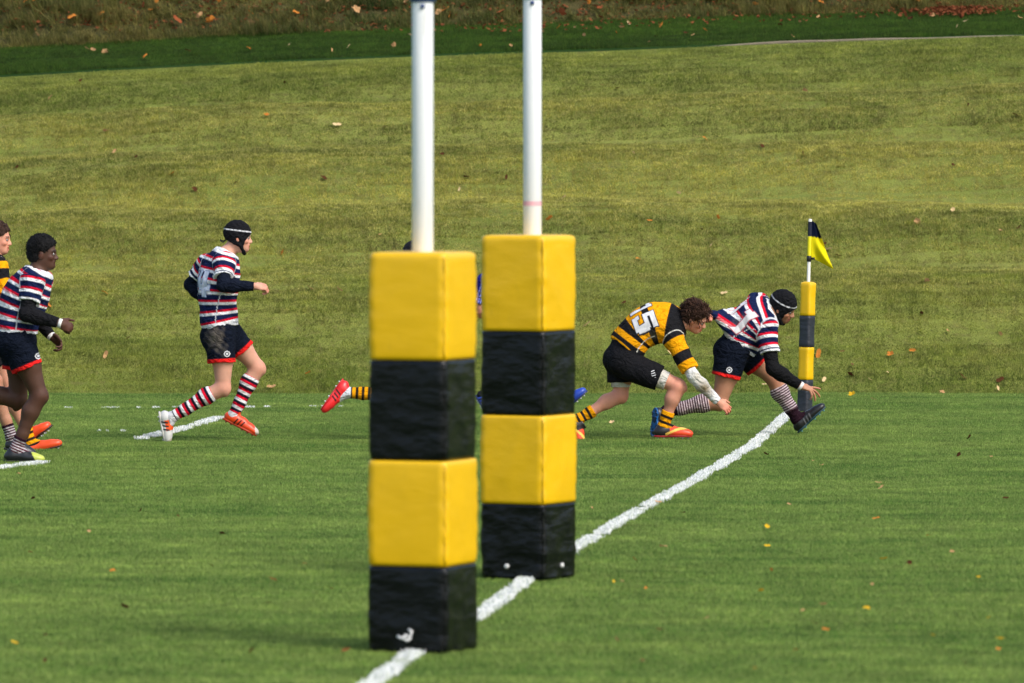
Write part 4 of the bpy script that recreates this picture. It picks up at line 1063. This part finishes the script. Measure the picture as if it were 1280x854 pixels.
def pad_band(name, z0, z1, wdt, mat, parent, seed, amp, top=False, bottom=False, seam=True):
    """one sewn vinyl band of the post pad: rounded-square section, pinched at its seams, with folds"""
    r = np.random.default_rng(seed); n = 72; rows = 30; V = []; hw = wdt / 2; rc = .014
    K = [(r.normal(size=3) * (9, 9, 9), r.uniform(0, 6.28)) for _ in range(5)]
    zs = np.linspace(z0, z1, rows)
    if top: zs = np.concatenate([zs, [z1 + .008, z1 + .012]])
    for iz, z in enumerate(zs):
        e = min(z - z0, z1 - z); pinch = .004 * math.exp(-max(e, 0) / .010) - .004 * math.sin(math.pi * min(max((z - z0) / (z1 - z0), 0), 1))
        sh = 0
        if top and z > z1: sh = .012 if z < z1 + .01 else .035
        for k in range(n):
            a = 2 * math.pi * (k + .5) / n
            # square with rounded corners
            sq = max(abs(math.cos(a)), abs(math.sin(a))); x, y = math.cos(a) / sq, math.sin(a) / sq
            cx, cy = np.clip(x, -1 + rc / hw, 1 - rc / hw), np.clip(y, -1 + rc / hw, 1 - rc / hw)
            dx, dy = x - cx, y - cy; l = math.hypot(dx, dy)
            if l > 1e-6: x, y = cx + dx / l * rc / hw, cy + dy / l * rc / hw
            d = sum(1 - 2.2 * math.sqrt(abs(math.sin(kv[0] * x * hw + kv[1] * y * hw + kv[2] * z + ph))) for kv, ph in K) / 5
            foldw = amp * d * min(1, max(e, 0) / .03)
            edge = .0012 * math.sin(z * 60 + seed) * (1 if abs(abs(x) - abs(y)) < .12 else 0)
            bl = 0
            if bottom and z < z0 + .06: bl = .006 * math.sin(k * .7 + seed) * (1 - (z - z0) / .06)
            R = hw - pinch - sh + foldw + edge + bl
            V.append((x * R, y * R, z))
    Fc = [(i * n + k, i * n + (k + 1) % n, (i + 1) * n + (k + 1) % n, (i + 1) * n + k) for i in range(len(zs) - 1) for k in range(n)]
    Fc.append(tuple(range((len(zs) - 1) * n, len(zs) * n)))
    Fc.append(tuple(range(n))[::-1])
    return mesh_obj(name, np.array(V), Fc, mat, parent)

def goal_post(base_px, D, corner_yaw, pad_dx, label, heights, seed, amps, bz):
    c = ground_at(base_px, 500); c = np.array([(base_px - 640) / F * D, D, 0.0])
    root = empty('goal_post', c); tag(root, label, 'goal post', 'padded goal posts on the goal line')
    m = MB(); m.tube([(0, 0, .0), (0, 0, 3.02), (0, 0, 6.0), (0, 0, 9.5)], .051, 28); m.build('pole', M['pole'], root)
    m = MB(); m.tube([(0, 0, bz), (0, 0, bz + .005), (0, 0, bz + .11), (0, 0, bz + .115)], [.052, .062, .062, .052], 24); m.tube([(0, -.05, bz - .02), (0, -.06, bz - .02)], .012, 8); m.build('bracket', M['steel_blue'], root)
    pad = MB(); w = .398
    pad.tube([(0, 0, .03), (0, 0, heights[-1] - .02)], .17, 20)
    pd = pad.build('post_pad', M['vinyl_k'], root); pd.location = (pad_dx, 0, 0); pd.rotation_euler = (0, math.radians(amps[4] if len(amps) > 4 else 0), math.radians(corner_yaw))
    zs = [0.015] + heights
    for i in range(4):
        kind = 'vinyl_k' if i % 2 == 0 else 'vinyl_y'
        b = pad_band('vinyl_band', zs[i] + .0015, zs[i + 1] - .0015 - (.012 if i == 3 else 0), w * (1.02 if i < 2 else 1.0), M[kind], pd, seed + i, amps[i], top=(i == 3), bottom=(i == 0))
        m = MB(); hw_ = w * (1.02 if i < 2 else 1.0) / 2 - .004; zz = np.linspace(zs[i] + .012, zs[i + 1] - .02, 22)
        m.tube([(hw_ + .0015 * math.sin(z * 70 + seed), -hw_ + .0015 * math.cos(z * 83), z) for z in zz], [.0048 + .0012 * math.sin(z * 210) for z in zz], 8); m.build('seam_piping', M[kind], pd)
        b['label'] = 'black vinyl band of the pad' if i % 2 == 0 else 'yellow vinyl band of the pad'
    return root, pd
H1 = [.425, .930, 1.408, 1.925]; H2 = [.430, .924, 1.390, 1.925]
gp1, pd1 = goal_post(528.5, 32.45, -22, .0, 'nearer goal post, its yellow and black pad standing on the white line', H1, 3, (.003, .0007, .0028, .0006, .0), 3.115)
gp2, pd2 = goal_post(665.5, 37.75, -28, -.022, 'farther goal post with red sticker, its yellow and black pad creased at the foot', H2, 17, (.008, .003, .0045, .0032, .0), 3.232)
m = MB(); m.tube([(0, 0, 2.085), (0, 0, 2.11)], .0518, 28, cap=False); b = m.build('sticker', mat_plain('pink_sticker', S(226, 170, 178), .5), gp2)
# eyelets and the tie at the feet of the pads
M['eyelet'] = mat_plain('metal_eyelet', (.62, .62, .6), .35, .5); M['tie'] = mat_plain('white_tie', (.72, .72, .70), .7)
def eyelet(pd, x, y, z):
    m = MB(); nv = np.array([x, y, 0]); ax = np.array([0, 1.]) if abs(y) > abs(x) else np.array([1., 0])
    p = np.array([x, y, z]); d = nrm([x, 0, 0] if abs(x) > abs(y) else [0, y, 0])
    m.tube([p - d * .02, p + d * .004, p + d * .007], [.014, .014, .008], 12); return m.build('eyelet', M['eyelet'], pd)
eyelet(pd2, -.03, -.203, .085); eyelet(pd2, .203, .02, .085); 
m = MB(); q = lambda a, b: np.array([a, -.2085 + .006 * math.sin(a * 90), b])
m.tube([q(-.045, .092), q(-.02, .082), q(.0, .098), q(.02, .088), q(.028, .118), q(.012, .125)], .0075, 8); m.tube([q(-.012, .084), q(.004, .072), q(.024, .086)], .007, 8); m.build('tie', M['tie'], pd1)

# ------------------------------------------------------------------ corner flag
cf = empty('corner_flag', ((1006 - 640) / F * 60.0, 60.0, 0)); tag(cf, 'padded corner flag post with yellow and navy flag at the end of the white line', 'corner flag')
cf.rotation_euler = (0, math.radians(1.6), 0)
m = MB(); m.tube([(0, 0, .0), (0, 0, 1.72), (0, 0, 1.725)], [.0155, .0155, .008], 14); m.build('pole', mat_plain('flag_pole_white', (.74, .72, .66), .5, .4, .3, 12), cf)
cpd = MB(); cpd.tube([(0, 0, .02), (0, 0, 1.155)], .045, 16); cpo = cpd.build('post_pad', M['vinyl_k'], cf); cpo.rotation_euler = (0, 0, math.radians(-35))
def small_band(z0, z1, mat, w, top=False):
    n = 40; V = []; hw = w / 2; zs = [z0, z0 + .008] + list(np.linspace(z0 + .03, z1 - .03, 8)) + [z1 - .008, z1] + ([z1 + .01] if top else [])
    for z in zs:
        e = min(z - z0, z1 - z); R = hw - (.004 if e < .004 else 0) - (.02 if z > z1 else 0)
        for k in range(n):
            a = 2 * math.pi * k / n; c, s = math.cos(a), math.sin(a); q = (abs(c) ** 5 + abs(s) ** 5) ** (-1 / 5)
            V.append((c * q * R + .002 * math.sin(z * 23 + a), s * q * R, z))
    Fc = [(i * n + k, i * n + (k + 1) % n, (i + 1) * n + (k + 1) % n, (i + 1) * n + k) for i in range(len(zs) - 1) for k in range(n)] + [tuple(range((len(zs) - 1) * n, len(zs) * n)), tuple(range(n))[::-1]]
    o = mesh_obj('vinyl_band', np.array(V), Fc, mat, cpo); o['label'] = 'yellow vinyl band' if mat is M['vinyl_y'] else 'navy black vinyl band'
M['vinyl_n'] = vinyl('navy_black_vinyl', S(38, 42, 52), .5)
for z0, z1, k in ((.012, .298, 'vinyl_n'), (.30, .588, 'vinyl_y'), (.590, .866, 'vinyl_n'), (.868, 1.158, 'vinyl_y')): small_band(z0, z1, M[k], .112, k == 'vinyl_y' and z1 > 1)
def flag_mat():
    t = NT('flag_cloth'); c = t.attr('Col').outputs['Color']; d = t.n('ShaderNodeBsdfDiffuse'); tr = t.n('ShaderNodeBsdfTranslucent'); t.l(c, d.inputs[0]); t.l(c, tr.inputs[0])
    mx = t.n('ShaderNodeMixShader'); mx.inputs[0].default_value = .3; t.l(d.outputs[0], mx.inputs[1]); t.l(tr.outputs[0], mx.inputs[2]); t.l(mx.outputs[0], t.out.inputs['Surface']); return t.m
V, Fc, cs = [], [], []
nu, nv = 26, 30
for i in range(nu):
    for jv in range(nv):
        u = i / (nu - 1); v = jv / (nv - 1)                    # u along the cloth away from the pole, v up the pole
        z0 = 1.385 + v * .325
        reach = .165 * (1 - v) ** 1.0 + .035
        x = .016 + reach * u; droop = -.075 * u * (1 - v) - .025 * u
        y = .018 * math.sin(u * 7 + v * 3) * u + .05 * u * (1 - v) * math.sin(v * 9 + u * 4)
        V.append((x, y - .01, z0 + droop)); cs.append(S(24, 30, 52) if v - .1 * u > .57 else S(232, 218, 30))
for i in range(nu - 1):
    for jv in range(nv - 1): Fc.append((i * nv + jv, (i + 1) * nv + jv, (i + 1) * nv + jv + 1, i * nv + jv + 1))
fo = mesh_obj('flag', np.array(V), Fc, flag_mat(), cf, None, True, np.array(cs))
sd = fo.modifiers.new('thick', 'SOLIDIFY'); sd.thickness = .002
m = MB(); m.tube([(0, 0, 1.345), (0, 0, 1.35), (0, 0, 1.395), (0, 0, 1.40)], [.016, .022, .022, .016], 14); m.tube([(.02, 0, 1.375), (.05, -.005, 1.375)], .011, 8); m.build('clip', mat_plain('clip_black', (.012, .012, .014), .5), cf)
# pale sleeve where the flag wraps the pole
m = MB(); m.tube([(0, 0, 1.39), (0, 0, 1.57)], .0185, 14, cap=False); s1 = m.build('flag_sleeve', mat_plain('flag_yellow', S(232, 218, 30), .8), fo)
m = MB(); m.tube([(0, 0, 1.572), (0, 0, 1.70)], .0185, 14, cap=False); s2 = m.build('flag_sleeve', mat_plain('flag_navy', S(24, 30, 52), .8), fo)

# ------------------------------------------------------------------ fallen leaves
def leaf_mesh(name, kind, seed):
    r = random.Random(seed); V = [(0, 0, 0)]; n = 14
    for k in range(n):
        a = 2 * math.pi * k / n
        if kind == 'lobed': rad = .55 + .35 * abs(math.cos(a * 2.5)) + r.uniform(-.06, .06)
        else: rad = .42 + .5 * abs(math.cos(a)) ** 1.3 + r.uniform(-.04, .04)
        x, y = rad * math.cos(a), rad * math.sin(a) * (.85 if kind == 'lobed' else .8)
        V.append((x, y, 0))
    c1, c2 = r.uniform(.25, .7), r.uniform(-.3, .6)
    V = [(x, y, c1 * y * y + c2 * x * x * .6 + .06 * math.sin(4 * x + seed)) for x, y, z in V]
    Fc = [(0, k + 1, (k + 1) % n + 1) for k in range(n)]
    k = len(V); V += [(-.9, -.02, V[n // 2 + 1][2]), (-1.35, .0, .12), (-.9, .02, V[n // 2 + 1][2])]; Fc.append((k, k + 1, k + 2))
    return V, Fc
def leaf_mat(name, c1, c2):
    t = NT(name); n = t.noise(30, 3, t.pos()); c = t.mix(c1, c2, n)
    d = t.n('ShaderNodeBsdfDiffuse'); tr = t.n('ShaderNodeBsdfTranslucent'); t.l(c, d.inputs[0]); t.l(c, tr.inputs[0])
    mx = t.n('ShaderNodeMixShader'); mx.inputs[0].default_value = .25; t.l(d.outputs[0], mx.inputs[1]); t.l(tr.outputs[0], mx.inputs[2]); t.l(mx.outputs[0], t.out.inputs['Surface']); return t.m
LM = {'orange': leaf_mat('leaf_orange', S(216, 142, 62), S(184, 108, 52)), 'yellow': leaf_mat('leaf_yellow', S(226, 190, 50), S(206, 150, 40)),
      'tan': leaf_mat('leaf_tan', S(206, 168, 118), S(170, 122, 84)), 'brown': leaf_mat('leaf_brown', S(96, 62, 40), S(64, 42, 28)),
      'rust': leaf_mat('leaf_rust', S(164, 92, 58), S(122, 66, 44)), 'pale': leaf_mat('leaf_pale', S(232, 206, 158), S(208, 174, 124))}
protoL = {}
for kk in LM:
    for q in range(3):
        V, Fc = leaf_mesh('leaf', 'lobed' if q == 0 else 'oval', hash(kk) % 97 * 0 + q * 7 + len(kk) * 3)
        me = bpy.data.meshes.new('leaf'); me.from_pydata(V, [], Fc); me.materials.append(LM[kk]); me.update(); protoL[(kk, q)] = me
rl = random.Random(42)
def slope_hit(px, py):
    """walk the view line of a photo pixel to the modelled ground"""
    a = (px - 640) / F; b = (427 - py) / F
    d = np.array([a, cp_ + b * sp_, -sp_ + b * cp_]); d = d / d[1]
    ys = np.arange(27, 95, .05); zz = CAMZ + d[2] * ys; xx = d[0] * ys
    k = np.argmax(zz < terrain(xx, ys)); return np.array([xx[k], ys[k], float(terrain(xx[k], ys[k]))])
def leaf(px, py, kk, size, label, group, face=False):
    p = slope_hit(px, py); o = bpy.data.objects.new('leaf', protoL[(kk, rl.randrange(3))]); COL.objects.link(o)
    lift = .034 if p[1] < Y_BANK else .12
    o.location = Vector(p) + Vector((0, 0, lift)); s = size * (1.25 if p[1] > Y_TOE else 1.0 if py < 700 else .85); o.scale = (s, s, s)
    tilt = .35 if p[1] < Y_TOE else .6
    o.rotation_euler = (rl.gauss(0, tilt) + (.25 if p[1] > Y_TOE else .1), rl.gauss(0, tilt), rl.uniform(0, 6.28))
    if face: o.rotation_euler = (.55 + rl.gauss(0, .15), rl.gauss(0, .15), rl.uniform(-.5, .5)); o.scale = (s * .72, s * .8, s * 1.0)
    tag(o, label, 'leaf', group); return o
named = [(421, 162, 'pale', .06, 'largest pale curled leaf lying alone high on the olive slope'), (1083, 768, 'yellow', .05, 'bright yellow leaf on the green field at lower right'),
         (333, 149, 'orange', .045, 'orange leaf on the slope above the pale curled leaf, left of the posts'), (1065, 498, 'yellow', .06, 'yellow leaf at the foot of the slope just right of the corner flag'),
         (1113, 449, 'orange', .05, 'orange leaf on the slope right of the corner flag'), (905, 372, 'pale', .045, 'pale leaf on the slope above the lunging player in striped jersey'),
         (765, 533, 'pale', .04, 'pale leaf on the grass behind the tackling player'), (640, 722, 'rust', .05, 'rust red leaf against the foot of the farther padded post'),
         (339, 489, 'tan', .055, 'tan leaf at the slope foot right of the player with orange boot'), (141, 721, 'orange', .045, 'orange leaf alone on the field at lower left'),
         (1095, 655, 'orange', .05, 'orange leaf on the field right of the white line halfway down'), (959, 690, 'yellow', .04, 'yellow leaf on the field a little right of the white line'),
         (18, 812, 'yellow', .045, 'yellow leaf in the lower left corner of the field')]
for px, py, kk, sz, lab in named: leaf(px, py, kk, sz * (1 if py < 560 else .75), lab, None, True)
LABS = {('field', k): (f'{w} fallen leaf lying in the short green field grass', f'{w} leaves on the field') for k, w in (('orange', 'orange'), ('yellow', 'yellow'), ('tan', 'tan'), ('brown', 'dark brown'), ('rust', 'rust red'), ('pale', 'pale'))}
LABS.update({('slope', k): (f'{w} fallen leaf scattered on the olive grass slope', f'{w} leaves on the slope') for k, w in (('orange', 'orange'), ('yellow', 'yellow'), ('tan', 'tan'), ('brown', 'dark brown'), ('rust', 'rust red'), ('pale', 'pale'))})
LABS.update({('top', k): (f'{w} fallen leaf on the bank and dark verge at the top', f'{w} leaves on the top bank') for k, w in (('orange', 'orange'), ('yellow', 'yellow'), ('tan', 'tan'), ('brown', 'dark brown'), ('rust', 'rust red'), ('pale', 'pale'))})
def strew(n, zone, box, kinds, smin_, smax_, ok=lambda x, y: True):
    k = 0
    while k < n:
        x = rl.uniform(box[0], box[2]); y = rl.uniform(box[1], box[3])
        if not ok(x, y): continue
        kk = rl.choice(kinds); lab, gr = LABS[(zone, kk)]; leaf(x, y, kk, rl.uniform(smin_, smax_), lab, gr); k += 1
strew(42, 'field', (740, 545, 1275, 845), ['tan', 'tan', 'yellow', 'brown', 'orange', 'brown'], .018, .034)
strew(20, 'field', (5, 590, 455, 850), ['brown', 'tan', 'brown', 'brown', 'rust'], .018, .032)
strew(82, 'slope', (5, 105, 1275, 485), ['tan', 'brown', 'tan', 'brown', 'pale', 'orange'], .022, .042)
strew(18, 'slope', (760, 440, 1275, 505), ['tan', 'orange', 'pale', 'brown'], .022, .045)
kerb_y = lambda x: np.interp(x, [0, 150, 330, 520, 760, 1000, 1280], [94, 85, 76, 68, 62, 52, 42])
strew(40, 'top', (5, 14, 1275, 90), ['orange', 'tan', 'tan', 'pale', 'brown'], .022, .042, lambda x, y: y < kerb_y(x) - 3 and y > kerb_y(x) - 32)
strew(64, 'top', (5, 1, 1275, 60), ['orange', 'rust', 'tan', 'orange', 'rust'], .035, .065, lambda x, y: y < kerb_y(x) - 34)
strew(22, 'top', (1115, 6, 1255, 27), ['rust', 'brown', 'orange'], .03, .06)
# the drift of small leaf litter past those, as one mass
V, Fc = [], []
for _ in range(2600):
    if _ < 700: px, py = rl.gauss(1190, 32), rl.gauss(17, 4)
    else: px, py = rl.uniform(0, 1280), rl.uniform(0, 45)
    if py < 0 or (py > kerb_y(min(max(px, 0), 1280)) - 20): continue
    p = slope_hit(px, py); s = rl.uniform(.015, .035); a = rl.uniform(0, 6.28); k = len(V)
    for dx, dy in ((-1, 0), (0, -.6), (1, 0), (0, .6)):
        V.append((p[0] + s * (dx * math.cos(a) - dy * math.sin(a)), p[1] + s * (dx * math.sin(a) + dy * math.cos(a)), p[2] + .05 + s * rl.uniform(-.5, .8)))
    Fc.append((k, k + 1, k + 2, k + 3))
lo = mesh_obj('leaf_litter', np.array(V), Fc, leaf_mat('leaf_litter', S(150, 88, 56), S(84, 52, 36)), smooth=False); tag(lo, kind='stuff')

# ------------------------------------------------------------------ light, sky, camera
SUN_EL, SUN_AZ = 46.0, -48.0            # elevation; azimuth from +X (negative: towards the camera side)
w = bpy.data.worlds.new('World'); scene.world = w; w.use_nodes = True
nt = w.node_tree; bg = nt.nodes['Background']; sky = nt.nodes.new('ShaderNodeTexSky'); sky.sky_type = 'NISHITA'; sky.sun_disc = False
sky.sun_elevation = math.radians(SUN_EL); sky.sun_rotation = math.radians(90 - SUN_AZ); sky.air_density = 1.2; sky.dust_density = 3.0; sky.ozone_density = 1.0
nt.links.new(sky.outputs[0], bg.inputs[0]); bg.inputs[1].default_value = .15
L = bpy.data.lights.new('sun', 'SUN'); L.energy = 1.45; L.angle = math.radians(14); L.color = (1, .985, .965)
so = bpy.data.objects.new('sun', L); COL.objects.link(so)
a, e = math.radians(SUN_AZ), math.radians(SUN_EL)
dv = Vector((math.cos(a) * math.cos(e), math.sin(a) * math.cos(e), math.sin(e)))
so.location = dv * 60; so.rotation_euler = dv.to_track_quat('Z', 'Y').to_euler()
cam = bpy.data.cameras.new('camera'); co = bpy.data.objects.new('camera', cam); COL.objects.link(co); scene.camera = co
co.location = (0, 0, CAMZ); co.rotation_euler = (math.pi / 2 - PITCH, 0, 0)
cam.sensor_fit = 'HORIZONTAL'; cam.sensor_width = 36; cam.lens = F / 1280 * 36; cam.clip_start = .5; cam.clip_end = 6000
cam.dof.use_dof = True; cam.dof.focus_distance = 56; cam.dof.aperture_fstop = 5.0
vs = scene.view_settings; vs.view_transform = 'Standard'; vs.look = 'None'; vs.gamma = 1; vs.use_curve_mapping = False; vs.exposure = 0.65
scene.render.engine = 'CYCLES'; scene.cycles.use_denoising = True; scene.cycles.max_bounces = 6; scene.cycles.transparent_max_bounces = 4
